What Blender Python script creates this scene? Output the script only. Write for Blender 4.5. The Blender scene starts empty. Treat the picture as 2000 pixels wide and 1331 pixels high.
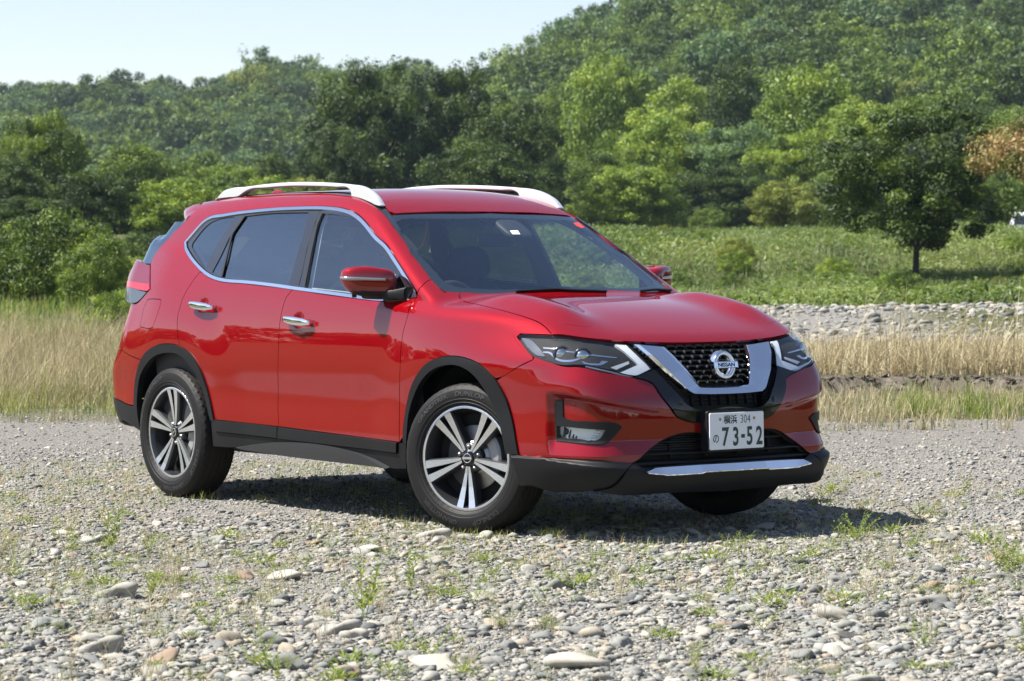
import bpy, math, random
import numpy as np
from mathutils import Matrix, Vector
from mathutils.geometry import delaunay_2d_cdt
R_ = math.radians
scene = bpy.context.scene
COL = scene.collection
rng = np.random.default_rng(7)
random.seed(7)

# ------------------------------------------------------------------ camera
CAM = np.array([12.2479, -8.9493, 1.2887]); FOCAL_PX = 5503.5
YAW, PITCH, ROLL = 2.486263, -0.026632, -0.002003
FW = np.array([math.cos(PITCH)*math.cos(YAW), math.cos(PITCH)*math.sin(YAW), math.sin(PITCH)])
RT = np.array([math.sin(YAW), -math.cos(YAW), 0.0]); UP = np.cross(RT, FW)
RT, UP = math.cos(ROLL)*RT+math.sin(ROLL)*UP, -math.sin(ROLL)*RT+math.cos(ROLL)*UP
cam_data = bpy.data.cameras.new('camera'); cam = bpy.data.objects.new('camera', cam_data); COL.objects.link(cam)
cam.matrix_world = Matrix(((RT[0], UP[0], -FW[0], CAM[0]), (RT[1], UP[1], -FW[1], CAM[1]), (RT[2], UP[2], -FW[2], CAM[2]), (0, 0, 0, 1)))
cam_data.sensor_width = 36.0; cam_data.lens = FOCAL_PX/2000*36; cam_data.clip_start = 0.5; cam_data.clip_end = 5000
cam_data.dof.use_dof = True; cam_data.dof.focus_distance = 14.6; cam_data.dof.aperture_fstop = 8.0
scene.camera = cam
FH = np.array([math.cos(YAW), math.sin(YAW)]); RH = np.array([math.sin(YAW), -math.cos(YAW)])
def spot(l, d):
    """plan position d metres out from the photographer's stand and l metres to the right"""
    p = CAM[:2]+FH*d+RH*l
    return float(p[0]), float(p[1])

# ------------------------------------------------------------------ light
SUN_DIR = np.array([-0.30, -0.50, 0.81]); SUN_DIR /= np.linalg.norm(SUN_DIR)
sun_data = bpy.data.lights.new('sun', 'SUN'); sun_data.energy = 5.0; sun_data.angle = R_(0.53); sun_data.color = (1.0, 0.95, 0.87)
sun = bpy.data.objects.new('sun', sun_data); COL.objects.link(sun)
sun.rotation_euler = Vector(SUN_DIR).to_track_quat('Z', 'Y').to_euler(); sun.location = (0, 0, 40)
world = bpy.data.worlds.new('World'); scene.world = world; world.use_nodes = True
wn = world.node_tree.nodes; wl = world.node_tree.links
sky = wn.new('ShaderNodeTexSky'); sky.sky_type = 'NISHITA'; sky.sun_disc = False
sky.sun_elevation = math.asin(SUN_DIR[2]); sky.sun_rotation = math.atan2(SUN_DIR[0], SUN_DIR[1])
sky.air_density = 0.9; sky.dust_density = 0.35; sky.ozone_density = 1.1
wb = wn.new('ShaderNodeMix'); wb.data_type = 'RGBA'; wb.blend_type = 'MULTIPLY'; wb.inputs['Factor'].default_value = 1; wb.inputs['B'].default_value = (1.09, .96, .945, 1)   # white balance
wl.new(sky.outputs[0], wb.inputs['A']); wl.new(wb.outputs['Result'], wn['Background'].inputs[0]); wn['Background'].inputs[1].default_value = 0.082
scene.view_settings.view_transform = 'Standard'; scene.view_settings.look = 'None'
scene.view_settings.exposure = 1.2; scene.view_settings.gamma = 1.0
scene.cycles.max_bounces = 8; scene.cycles.transparent_max_bounces = 24
scene.cycles.caustics_reflective = False; scene.cycles.caustics_refractive = False

# ------------------------------------------------------------------ helpers
def tag(o, label=None, cat=None, group=None, kind=None):
    for k, v in (('label', label), ('category', cat), ('group', group), ('kind', kind)):
        if v: o[k] = v
    return o
def empty(name, loc=(0, 0, 0), parent=None):
    o = bpy.data.objects.new(name, None); COL.objects.link(o); o.location = loc; o.empty_display_size = .1
    if parent: o.parent = parent
    return o
class MB:
    """collects verts / faces (with material slots and vertex normals) into one mesh"""
    def __init__(s): s.v = []; s.f = []; s.m = []; s.n = []; s.hasn = False; s.sm = []
    def add(s, v, f, mat=0, n=None, smooth=True):
        b = len(s.v); s.v += [tuple(p) for p in v]
        s.f += [tuple(b+i for i in q) for q in f]; s.m += [mat]*len(f); s.sm += [smooth]*len(f)
        if n is not None: s.n += [tuple(p) for p in n]; s.hasn = True
        else: s.n += [(0, 0, 0)]*len(v)
        return s
    def build(s, name, mats, parent=None, mirror=False):
        me = bpy.data.meshes.new(name)
        v = np.array(s.v, float).reshape(-1, 3); n = np.array(s.n, float).reshape(-1, 3); f = s.f
        if mirror: v = v*[1, -1, 1]; n = n*[1, -1, 1]; f = [q[::-1] for q in f]
        me.from_pydata(v.tolist(), [], f)
        for m in (mats if isinstance(mats, (list, tuple)) else [mats]): me.materials.append(m)
        me.polygons.foreach_set('material_index', s.m); me.polygons.foreach_set('use_smooth', s.sm)
        me.update()
        if s.hasn: me.normals_split_custom_set_from_vertices(n.tolist())
        o = bpy.data.objects.new(name, me); COL.objects.link(o)
        if parent: o.parent = parent
        return o
def np_mesh(name, v, quads, mats, parent=None, smooth=False, attr=None, tri=False, mat_idx=None):
    """fast mesh from arrays"""
    me = bpy.data.meshes.new(name); v = np.asarray(v, np.float32); q = np.asarray(quads, np.int32); k = q.shape[1]
    me.vertices.add(len(v)); me.vertices.foreach_set('co', v.ravel())
    me.loops.add(q.size); me.loops.foreach_set('vertex_index', q.ravel())
    me.polygons.add(len(q)); me.polygons.foreach_set('loop_start', np.arange(0, q.size, k, dtype=np.int32))
    me.polygons.foreach_set('use_smooth', np.full(len(q), smooth))
    if mat_idx is not None: me.polygons.foreach_set('material_index', np.asarray(mat_idx, np.int32))
    for m in (mats if isinstance(mats, (list, tuple)) else [mats]): me.materials.append(m)
    if attr is not None:
        for nm, a in attr.items():
            at = me.attributes.new(nm, 'FLOAT', 'POINT'); at.data.foreach_set('value', np.asarray(a, np.float32))
    me.update(calc_edges=True); me.validate()
    o = bpy.data.objects.new(name, me); COL.objects.link(o)
    if parent: o.parent = parent
    return o

# ------------------------------------------------------------------ materials
def new_mat(name):
    m = bpy.data.materials.new(name); m.use_nodes = True
    return m, m.node_tree.nodes, m.node_tree.links, m.node_tree.nodes['Principled BSDF']
def plain(name, col, rough=.5, metal=0.0, coat=0.0, spec=.5, noise=None, bump=None):
    m, n, l, b = new_mat(name)
    b.inputs['Base Color'].default_value = (*col, 1); b.inputs['Roughness'].default_value = rough
    b.inputs['Metallic'].default_value = metal; b.inputs['Coat Weight'].default_value = coat; b.inputs['Coat Roughness'].default_value = .03
    b.inputs['Specular IOR Level'].default_value = spec
    if noise or bump:
        tc = n.new('ShaderNodeTexCoord'); tx = n.new('ShaderNodeTexNoise'); tx.inputs['Scale'].default_value = (noise or bump)[0]
        tx.inputs['Detail'].default_value = 6
        l.new(tc.outputs['Object'], tx.inputs['Vector'])
        if noise:
            mx = n.new('ShaderNodeMix'); mx.data_type = 'RGBA'
            mx.inputs['A'].default_value = (*[c*(1-noise[1]) for c in col], 1); mx.inputs['B'].default_value = (*[min(1, c*(1+noise[1])) for c in col], 1)
            l.new(tx.outputs[0], mx.inputs['Factor']); l.new(mx.outputs['Result'], b.inputs['Base Color'])
        if bump:
            bp = n.new('ShaderNodeBump'); bp.inputs['Strength'].default_value = bump[1]; bp.inputs['Distance'].default_value = .002
            l.new(tx.outputs[0], bp.inputs['Height']); l.new(bp.outputs[0], b.inputs['Normal'])
    return m
def glass(name, tint, refl=1.0, ior=1.52):
    """thin pane: tinted see-through with a mirror film that grows at a grazing angle"""
    m, n, l, b = new_mat(name); n.remove(b)
    tr = n.new('ShaderNodeBsdfTransparent'); tr.inputs[0].default_value = (*tint, 1)
    gl = n.new('ShaderNodeBsdfGlossy'); gl.inputs['Roughness'].default_value = 0.0; gl.inputs[0].default_value = (.86, .95, 1, 1)
    lw = n.new('ShaderNodeLayerWeight'); lw.inputs[0].default_value = .5
    pw = n.new('ShaderNodeMath'); pw.operation = 'POWER'; pw.inputs[1].default_value = 4.6; l.new(lw.outputs['Facing'], pw.inputs[0])
    f0 = ((ior-1)/(ior+1))**2*2*refl
    mu = n.new('ShaderNodeMath'); mu.operation = 'MULTIPLY_ADD'; mu.inputs[1].default_value = 1-f0; mu.inputs[2].default_value = f0; mu.use_clamp = True
    mx = n.new('ShaderNodeMixShader')
    l.new(pw.outputs[0], mu.inputs[0]); l.new(mu.outputs[0], mx.inputs[0]); l.new(tr.outputs[0], mx.inputs[1]); l.new(gl.outputs[0], mx.inputs[2])
    l.new(mx.outputs[0], n['Material Output'].inputs[0])
    return m
def paint(name, col):
    m, n, l, b = new_mat(name)
    b.inputs['Base Color'].default_value = (*col, 1); b.inputs['Roughness'].default_value = .5; b.inputs['Specular IOR Level'].default_value = 0.0; b.inputs['Metallic'].default_value = .2
    b.inputs['Coat Weight'].default_value = 1.0; b.inputs['Coat Roughness'].default_value = .012; b.inputs['Coat IOR'].default_value = 1.66
    return m

# ------------------------------------------------------------------ the car's body as one implicit surface
# (x forward, y to the car's left, z up; front axle at x 1.35, rear axle at x -1.35)
def spl(xs, ys):
    """natural cubic spline -> callable, linear extrapolation"""
    x=np.asarray(xs,float); y=np.asarray(ys,float); n=len(x); h=np.diff(x)
    A=np.zeros((n,n)); b=np.zeros(n); A[0,0]=A[-1,-1]=1
    for i in range(1,n-1):
        A[i,i-1]=h[i-1]; A[i,i]=2*(h[i-1]+h[i]); A[i,i+1]=h[i]
        b[i]=6*((y[i+1]-y[i])/h[i]-(y[i]-y[i-1])/h[i-1])
    m=np.linalg.solve(A,b)
    s0=(y[1]-y[0])/h[0]-h[0]*(2*m[0]+m[1])/6
    s1=(y[-1]-y[-2])/h[-1]+h[-1]*(2*m[-1]+m[-2])/6
    def ev(t):
        t=np.asarray(t,float); i=np.clip(np.searchsorted(x,t)-1,0,n-2)
        a=x[i+1]-t; c=t-x[i]; hh=h[i]
        r=(m[i]*a**3+m[i+1]*c**3)/(6*hh)+(y[i]/hh-m[i]*hh/6)*a+(y[i+1]/hh-m[i+1]*hh/6)*c
        r=np.where(t<x[0],y[0]+s0*(t-x[0]),r); return np.where(t>x[-1],y[-1]+s1*(t-x[-1]),r)
    return ev
def smax(a,b,k):
    h=np.maximum(k-np.abs(a-b),0)/k; return np.maximum(a,b)+h*h*k*.25
def smin(a,b,k): return -smax(-a,-b,k)
def sst(a,b,x):
    t=np.clip((x-a)/(b-a),0,1); return t*t*(3-2*t)
Wl=spl([.15,.25,.33,.42,.52,.62,.72,.82,.92,1.0,1.08,1.14,1.25],[.83,.862,.880,.889,.889,.890,.900,.9055,.9045,.897,.882,.866,.82])
Wtap=spl([-2.6,-2.3,-2.0,-1.6,-1.2,-.6,0,.6,1.0,1.3,1.6,1.9,2.1,2.4],[.19,.085,.045,.016,.005,.0,.0,.003,.008,.014,.03,.065,.11,.23])
def blister(x,z):
    r1=np.hypot(x-1.357,z-.40); r2=np.hypot(x+1.335,z-.40)
    g=lambda r: .017*(1-sst(.50,.80,r))
    return g(r1)+g(r2)
def W_low(x,z):
    sh=.075*sst(.9,1.95,x)*sst(.80,1.02,z)+.055*(1-sst(-2.2,-1.5,x))*sst(.85,1.12,z)+.04*(1-sst(-2.3,-1.8,x))*(1-sst(.3,.5,z))+.05*sst(1.8,2.2,x)*(1-sst(.22,.36,z))+.03*sst(1.8,2.1,x)*sst(.72,.84,z)   # fenders lean in to the nose
    return Wl(z)-Wtap(x)+blister(x,z)-sh
Wu=spl([.9,1.0,1.08,1.16,1.25,1.35,1.45,1.55,1.62,1.70],[.885,.878,.871,.858,.829,.790,.748,.700,.662,.615])
Utap=spl([-2.6,-2.2,-1.8,-1.3,-.8,-.2,.4,.9,1.3],[.25,.165,.085,.028,.006,0,.022,.035,.03])
def W_up(x,z): return Wu(z)-Utap(x)
xc=spl([.10,.20,.28,.35,.45,.55,.65,.72,.80,.88,.95,1.02,1.10],[2.15,2.235,2.285,2.295,2.295,2.293,2.285,2.262,2.222,2.172,2.115,2.045,1.94])
def front(y,z): return xc(z)-.13*y**2-.14*y**6
rc=spl([.15,.25,.35,.45,.55,.65,.70,.75,.85,.95,1.05,1.15,1.3],[-2.13,-2.18,-2.24,-2.305,-2.335,-2.345,-2.335,-2.30,-2.23,-2.19,-2.165,-2.18,-2.16])
def rear(y,z): return rc(z)+.10*y**2+.30*np.abs(y)**6
hz=spl([.8,1.05,1.3,1.55,1.75,1.9,2.0,2.1,2.2],[1.178,1.152,1.132,1.102,1.062,1.018,.982,.935,.87])
def hood(x,y): 
    return hz(x)-.03*y**2-.07*y**4+.050*sst(1.05,1.45,x)*(1-sst(1.72,2.05,x))*np.exp(-((np.abs(y)-.60)/.13)**2)
rz=spl([-2.3,-2.0,-1.7,-1.3,-.9,-.5,-.1,.1,.27,.43,.6],[1.575,1.628,1.668,1.698,1.709,1.709,1.701,1.678,1.635,1.575,1.49])
def roof(x,y): return rz(x)-.055*y**2-.10*y**4
def wshield(x,y,z):   # outside positive : forward of the glass
    # x on glass = a - s*z - bow
    return (x-(.431+(1.568-z)*1.745-.24*y**2))*.50
rgz=spl([1.0,1.12,1.25,1.3,1.435,1.57,1.7],[-2.53,-2.40,-2.248,-2.194,-2.015,-1.873,-1.745])
def rglass(x,y,z):
    return (rgz(z)+.21*y**2+.25*np.abs(y)**6-x)*.70
def f_low(x,y,z):
    a=np.abs(y)
    s=a-W_low(x,z)
    t=(z-hood(x,y))*.97
    fr=(x-front(y,z))*.95; re=(rear(y,z)-x)*.95
    b=smax(s,fr,.10); b=smax(b,re,.12); b=smax(b,t,.06)
    return b
def f_up(x,y,z):
    s=(np.abs(y)-W_up(x,z))*.92
    b=smax(s,(z-roof(x,y)),.10)
    b=smax(b,wshield(x,y,z),.03)
    b=smax(b,rglass(x,y,z),.06)
    b=smax(b,(rear(y,np.minimum(z,1.2))-.9*np.maximum(z-1.2,0)-x),.04)
    return smax(b,1.0-z,.01)
def detail(x,y,z):
    a=np.abs(y)
    th=np.degrees(np.arctan2(a,np.maximum(x-1.3,.01)))
    on=sst(1.6,1.72,x)
    zt=np.interp(th,[10,25,33,40.3,47,52],[.60,.62,.647,.676,.695,.70])
    rec=(1-sst(49.5,52.5,th))*sst(12,30,th)*(1-sst(zt-.030,zt+.004,z))*np.clip((z-.405)/.07,0,1)
    d=.026*rec*on
    z1=np.interp(th,[0,20,30,52,70],[.345,.362,.378,.393,.397]); z2=np.interp(th,[0,20,27,38,52,70],[.325,.330,.333,.355,.385,.392])
    d=d-.026*on*sst(0,1,(z1-z)/(z1-z2))
    return d
CUPS=[(-1.022,1.074),(-.054,1.004)]
def sdf(p):
    x,y,z=p[...,0],p[...,1],p[...,2]
    lo=f_low(x,y,z)
    f=smin(lo,f_up(x,y,z),.02)+detail(x,y,z)
    for cx,cz in CUPS:
        r=((x-cx)/.058)**2+((z-cz)/.044)**2
        f=f+.013*np.clip(1-r,0,1)**1.5
    return f

OUT = {
 'dlo_out': [(0.913,-0.825,1.151),(0.864,-0.815,1.187),(0.808,-0.803,1.223),(0.703,-0.78,1.29),(0.623,-0.762,1.339),(0.539,-0.743,1.391),(0.426,-0.729,1.438),(0.286,-0.698,1.512),(0.155,-0.675,1.563),(0.021,-0.666,1.59),(-0.112,-0.664,1.601),(-0.224,-0.665,1.605),(-0.368,-0.665,1.606),(-0.581,-0.665,1.605),(-0.797,-0.664,1.599),(-1.018,-0.664,1.589),(-1.189,-0.663,1.577),(-1.284,-0.661,1.572),(-1.332,-0.664,1.561),(-1.372,-0.673,1.538),(-1.417,-0.691,1.492),(-1.467,-0.707,1.448),(-1.492,-0.715,1.424),(-1.479,-0.726,1.403),(-1.392,-0.759,1.357),(-1.245,-0.796,1.294),(-1.137,-0.817,1.254),(-1.053,-0.83,1.229),(-0.942,-0.84,1.209),(-0.776,-0.848,1.197),(-0.725,-0.849,1.196),(-0.389,-0.858,1.18),(-0.153,-0.862,1.164),(0.032,-0.864,1.151),(0.46,-0.866,1.121),(0.582,-0.865,1.113),(0.694,-0.858,1.111),(0.747,-0.851,1.114),(0.823,-0.837,1.121),(0.916,-0.829,1.133)],
 'dlo_in': [(0.868,-0.827,1.145),(0.8,-0.814,1.195),(0.687,-0.791,1.267),(0.488,-0.748,1.391),(0.359,-0.722,1.461),(0.23,-0.7,1.518),(0.136,-0.689,1.546),(0.021,-0.686,1.562),(-0.141,-0.686,1.573),(-0.205,-0.684,1.578),(-0.34,-0.684,1.581),(-0.664,-0.68,1.581),(-1.008,-0.677,1.569),(-1.042,-0.68,1.562),(-1.225,-0.677,1.549),(-1.283,-0.681,1.535),(-1.323,-0.689,1.513),(-1.409,-0.723,1.425),(-1.408,-0.731,1.405),(-1.352,-0.75,1.374),(-1.159,-0.803,1.284),(-1.111,-0.813,1.265),(-1.032,-0.823,1.246),(-0.924,-0.832,1.23),(-0.927,-0.834,1.226),(-0.738,-0.841,1.216),(-0.398,-0.852,1.196),(-0.162,-0.856,1.181),(0.022,-0.857,1.169),(0.316,-0.854,1.15),(0.445,-0.855,1.138),(0.639,-0.848,1.127),(0.732,-0.84,1.127),(0.813,-0.83,1.135)],
 'glass_front': [(-0.129,-0.69,1.565),(0.028,-0.691,1.555),(0.132,-0.694,1.54),(0.226,-0.704,1.512),(0.356,-0.727,1.453),(0.503,-0.756,1.369),(0.677,-0.792,1.265),(0.718,-0.801,1.237),(0.837,-0.827,1.145),(0.812,-0.829,1.137),(0.73,-0.839,1.128),(0.313,-0.852,1.154),(0.021,-0.856,1.171),(-0.047,-0.856,1.175),(-0.094,-0.777,1.375),(-0.126,-0.723,1.5)],
 'glass_rear': [(-0.911,-0.684,1.562),(-0.657,-0.685,1.574),(-0.274,-0.688,1.573),(-0.247,-0.725,1.502),(-0.23,-0.784,1.365),(-0.216,-0.857,1.182),(-0.509,-0.849,1.202),(-0.911,-0.833,1.229),(-0.964,-0.736,1.453),(-0.961,-0.727,1.472)],
 'glass_fixed': [(-1.036,-0.82,1.254),(-0.941,-0.828,1.239),(-0.985,-0.732,1.46),(-1.005,-0.768,1.372)],
 'glass_quarter': [(-1.024,-0.681,1.561),(-1.221,-0.68,1.545),(-1.274,-0.683,1.531),(-1.317,-0.693,1.506),(-1.397,-0.726,1.419),(-1.389,-0.736,1.397),(-1.127,-0.809,1.274),(-1.112,-0.764,1.373),(-1.07,-0.728,1.461)],
 'door_rear': [(-1.213,-0.918,0.843),(-1.242,-0.915,0.923),(-1.256,-0.908,0.977),(-1.264,-0.896,1.03),(-1.259,-0.887,1.062),(-1.257,-0.875,1.102),(-1.23,-0.851,1.168),(-1.184,-0.824,1.235),(-1.161,-0.815,1.258),(-1.123,-0.819,1.25),(-1.053,-0.83,1.229),(-0.942,-0.84,1.209),(-0.776,-0.848,1.197),(-0.725,-0.849,1.196),(-0.389,-0.858,1.18),(-0.157,-0.86,1.17),(-0.177,-0.868,1.147),(-0.202,-0.875,1.122),(-0.215,-0.883,1.082),(-0.224,-0.895,1.019),(-0.229,-0.906,0.85),(-0.248,-0.898,0.696),(-0.263,-0.889,0.533),(-0.253,-0.89,0.443),(-0.868,-0.905,0.454),(-0.898,-0.904,0.524),(-0.945,-0.905,0.628),(-0.999,-0.915,0.724),(-1.075,-0.918,0.793),(-1.187,-0.918,0.839)],
 'door_front': [(-0.253,-0.89,0.443),(-0.263,-0.889,0.533),(-0.248,-0.898,0.696),(-0.229,-0.906,0.85),(-0.224,-0.895,1.019),(-0.215,-0.883,1.082),(-0.202,-0.875,1.122),(-0.177,-0.868,1.147),(-0.157,-0.86,1.17),(0.032,-0.864,1.151),(0.46,-0.866,1.121),(0.582,-0.865,1.113),(0.694,-0.858,1.111),(0.747,-0.851,1.114),(0.823,-0.837,1.121),(0.913,-0.828,1.135),(0.892,-0.847,1.103),(0.91,-0.882,1.047),(0.891,-0.897,0.964),(0.884,-0.907,0.865),(0.88,-0.91,0.781),(0.861,-0.899,0.603),(0.859,-0.9,0.415)],
 'fender': [(0.859,-0.9,0.415),(0.861,-0.899,0.603),(0.88,-0.91,0.781),(0.884,-0.907,0.865),(0.891,-0.897,0.964),(0.91,-0.882,1.047),(0.892,-0.847,1.103),(0.913,-0.828,1.135),(0.912,-0.824,1.153),(0.918,-0.797,1.192),(0.909,-0.758,1.214),(0.908,-0.734,1.221),(0.951,-0.736,1.195),(1.008,-0.728,1.164),(1.032,-0.694,1.158),(1.044,-0.658,1.157),(1.077,-0.687,1.134),(1.142,-0.713,1.114),(1.324,-0.756,1.099),(1.521,-0.766,1.074),(1.7,-0.756,1.042),(1.796,-0.748,1.016),(1.846,-0.75,0.994),(1.896,-0.757,0.963),(1.795,-0.793,0.965),(1.723,-0.81,0.966),(1.71,-0.82,0.953),(1.803,-0.834,0.894),(1.855,-0.837,0.862),(1.861,-0.842,0.848),(1.768,-0.873,0.805),(1.675,-0.884,0.762),(1.628,-0.887,0.753),(1.531,-0.897,0.814),(1.418,-0.9,0.845),(1.318,-0.904,0.853),(1.218,-0.909,0.844),(1.112,-0.913,0.81),(1.023,-0.911,0.743),(0.95,-0.902,0.647),(0.908,-0.899,0.522),(0.899,-0.9,0.45)],
 'frame_out': [(0.912,-0.824,1.153),(0.918,-0.797,1.192),(0.909,-0.758,1.214),(0.908,-0.734,1.221),(0.909,-0.734,1.22),(0.767,-0.712,1.305),(0.671,-0.699,1.362),(0.651,-0.686,1.377),(0.473,-0.654,1.482),(0.35,-0.628,1.55),(0.256,-0.616,1.591),(0.146,-0.602,1.624),(0.026,-0.587,1.649),(-0.083,-0.581,1.661),(-0.315,-0.563,1.676),(-0.562,-0.537,1.684),(-0.795,-0.526,1.686),(-0.998,-0.536,1.681),(-1.171,-0.536,1.676),(-1.424,-0.535,1.662),(-1.643,-0.501,1.652),(-1.55,-0.61,1.602),(-1.605,-0.647,1.543),(-1.711,-0.667,1.473),(-1.8,-0.707,1.385),(-1.837,-0.725,1.331),(-1.829,-0.74,1.302),(-1.831,-0.742,1.296),(-1.769,-0.778,1.245),(-1.68,-0.829,1.16),(-1.708,-0.831,1.143),(-1.835,-0.826,1.079),(-2.004,-0.785,1.08),(-1.998,-0.798,1.057),(-1.939,-0.839,0.965),(-1.926,-0.862,0.891),(-1.98,-0.858,0.811),(-1.835,-0.883,0.782),(-1.668,-0.9,0.757),(-1.605,-0.906,0.798),(-1.486,-0.912,0.842),(-1.357,-0.915,0.856),(-1.249,-0.917,0.851),(-1.213,-0.918,0.843),(-1.242,-0.915,0.923),(-1.256,-0.908,0.977),(-1.264,-0.896,1.03),(-1.259,-0.887,1.062),(-1.257,-0.875,1.102),(-1.23,-0.851,1.168),(-1.184,-0.824,1.235),(-1.161,-0.815,1.258),(-1.137,-0.817,1.254),(-1.245,-0.796,1.294),(-1.392,-0.759,1.357),(-1.479,-0.726,1.403),(-1.492,-0.715,1.424),(-1.467,-0.707,1.448),(-1.417,-0.691,1.492),(-1.372,-0.673,1.538),(-1.332,-0.664,1.561),(-1.284,-0.661,1.572),(-1.189,-0.663,1.577),(-1.018,-0.664,1.589),(-0.797,-0.664,1.599),(-0.581,-0.665,1.605),(-0.368,-0.665,1.606),(-0.224,-0.665,1.605),(-0.112,-0.664,1.601),(0.021,-0.666,1.59),(0.155,-0.675,1.563),(0.286,-0.698,1.512),(0.426,-0.729,1.438),(0.539,-0.743,1.391),(0.623,-0.762,1.339),(0.703,-0.78,1.29),(0.808,-0.803,1.223),(0.864,-0.815,1.187),(0.913,-0.825,1.151)],
 'fuel_lid': [(-1.678,-0.848,1.1),(-1.636,-0.854,1.103),(-1.504,-0.868,1.102),(-1.491,-0.872,1.092),(-1.493,-0.885,1.045),(-1.53,-0.904,0.946),(-1.553,-0.903,0.941),(-1.699,-0.886,0.944),(-1.708,-0.883,0.952),(-1.709,-0.856,1.056)],
 'arch_trim_f': [(0.901,-0.899,0.407),(0.899,-0.9,0.45),(0.908,-0.899,0.522),(0.95,-0.902,0.647),(1.023,-0.911,0.743),(1.112,-0.913,0.81),(1.218,-0.909,0.844),(1.318,-0.904,0.853),(1.418,-0.9,0.845),(1.531,-0.897,0.814),(1.628,-0.887,0.753),(1.694,-0.873,0.665),(1.737,-0.863,0.556),(1.777,-0.857,0.398),(1.691,-0.867,0.399),(1.669,-0.871,0.485),(1.622,-0.874,0.599),(1.559,-0.887,0.692),(1.488,-0.898,0.761),(1.389,-0.905,0.803),(1.276,-0.909,0.808),(1.147,-0.911,0.774),(1.028,-0.905,0.685),(0.957,-0.898,0.581),(0.933,-0.9,0.454),(0.927,-0.898,0.408)],
 'arch_trim_r': [(-1.781,-0.879,0.508),(-1.769,-0.879,0.6),(-1.706,-0.894,0.713),(-1.605,-0.906,0.798),(-1.486,-0.912,0.842),(-1.357,-0.915,0.856),(-1.249,-0.917,0.851),(-1.187,-0.918,0.839),(-1.075,-0.918,0.793),(-0.999,-0.915,0.724),(-0.945,-0.905,0.628),(-0.898,-0.904,0.524),(-0.868,-0.905,0.449),(-0.905,-0.905,0.447),(-0.966,-0.903,0.574),(-1.038,-0.91,0.687),(-1.131,-0.916,0.765),(-1.234,-0.917,0.802),(-1.359,-0.914,0.805),(-1.472,-0.911,0.788),(-1.594,-0.903,0.734),(-1.703,-0.886,0.639),(-1.736,-0.882,0.527),(-1.723,-0.883,0.432),(-1.702,-0.878,0.354),(-1.771,-0.876,0.371)],
 'door_trim_r': [(-0.865,-0.905,0.454),(-0.578,-0.891,0.449),(-0.253,-0.89,0.442),(-0.249,-0.887,0.382),(-0.851,-0.903,0.391),(-0.863,-0.904,0.41)],
 'door_trim_f': [(-0.247,-0.89,0.442),(0.299,-0.888,0.427),(0.856,-0.9,0.415),(0.849,-0.895,0.361),(-0.246,-0.887,0.38)],
 'sill': [(-0.899,-0.905,0.447),(-0.869,-0.905,0.45),(-0.851,-0.903,0.389),(-0.25,-0.887,0.378),(0.848,-0.895,0.357),(0.864,-0.899,0.411),(0.922,-0.898,0.405),(0.901,-0.881,0.285),(0.761,-0.877,0.282),(0.69,-0.877,0.3),(-0.505,-0.881,0.334),(-0.647,-0.882,0.314),(-0.899,-0.891,0.306),(-0.895,-0.901,0.369)],
 'sill_lower': [(-0.647,-0.882,0.314),(-0.505,-0.881,0.334),(0.69,-0.877,0.3),(0.761,-0.877,0.282),(0.633,-0.87,0.284),(-0.426,-0.875,0.302),(-0.6,-0.878,0.309)],
 'hood': [(1.13,0,1.167),(1.12,-0.35,1.157),(1.09,-0.55,1.149),(1.043,-0.654,1.159),(1.077,-0.687,1.134),(1.142,-0.713,1.114),(1.324,-0.756,1.099),(1.521,-0.766,1.074),(1.7,-0.756,1.042),(1.796,-0.748,1.016),(1.846,-0.75,0.994),(1.896,-0.757,0.963),(1.997,-0.668,0.953),(2.058,-0.523,0.937),(2.089,-0.379,0.928),(2.106,-0.235,0.922),(2.113,-0.113,0.92),(2.113,0,0.92)],
 'windshield': [(0.425,0,1.566),(0.429,-0.099,1.563),(0.401,-0.41,1.56),(0.367,-0.596,1.552),(0.356,-0.629,1.548),(0.478,-0.654,1.48),(0.656,-0.69,1.373),(0.678,-0.705,1.357),(0.774,-0.716,1.301),(0.911,-0.738,1.218),(0.988,-0.741,1.173),(1.018,-0.733,1.158),(1.145,-0.55,1.128),(1.19,-0.3,1.115),(1.205,0,1.11)],
 'ws_clear': [(0.47,0,1.542),(0.465,-0.259,1.537),(0.439,-0.437,1.536),(0.416,-0.567,1.531),(0.43,-0.615,1.515),(0.482,-0.632,1.483),(0.682,-0.661,1.364),(0.867,-0.671,1.256),(0.947,-0.673,1.21),(0.988,-0.646,1.191),(1.03,-0.564,1.181),(1.106,-0.167,1.177)],
 'bumper': [(1.861,-0.842,0.848),(1.768,-0.873,0.805),(1.675,-0.884,0.762),(1.637,-0.886,0.745),(1.694,-0.873,0.665),(1.737,-0.863,0.556),(1.77,-0.858,0.399),(1.778,-0.857,0.397),(1.963,-0.823,0.393),(2.199,-0.704,0.387),(2.252,-0.561,0.373),(2.252,-0.549,0.377),(2.257,-0.448,0.44),(2.263,-0.368,0.48),(2.279,-0.289,0.5),(2.291,-0.156,0.5),(2.294,0,0.498),(2.293,0,0.556),(2.281,-0.269,0.561),(2.274,-0.306,0.576),(2.272,-0.355,0.626),(2.249,-0.406,0.697),(2.233,-0.421,0.732),(2.223,-0.446,0.747),(2.204,-0.514,0.765),(2.158,-0.66,0.793),(2.094,-0.741,0.817),(2.077,-0.755,0.819),(2.044,-0.778,0.818),(1.94,-0.815,0.841),(1.861,-0.835,0.863)],
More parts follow.
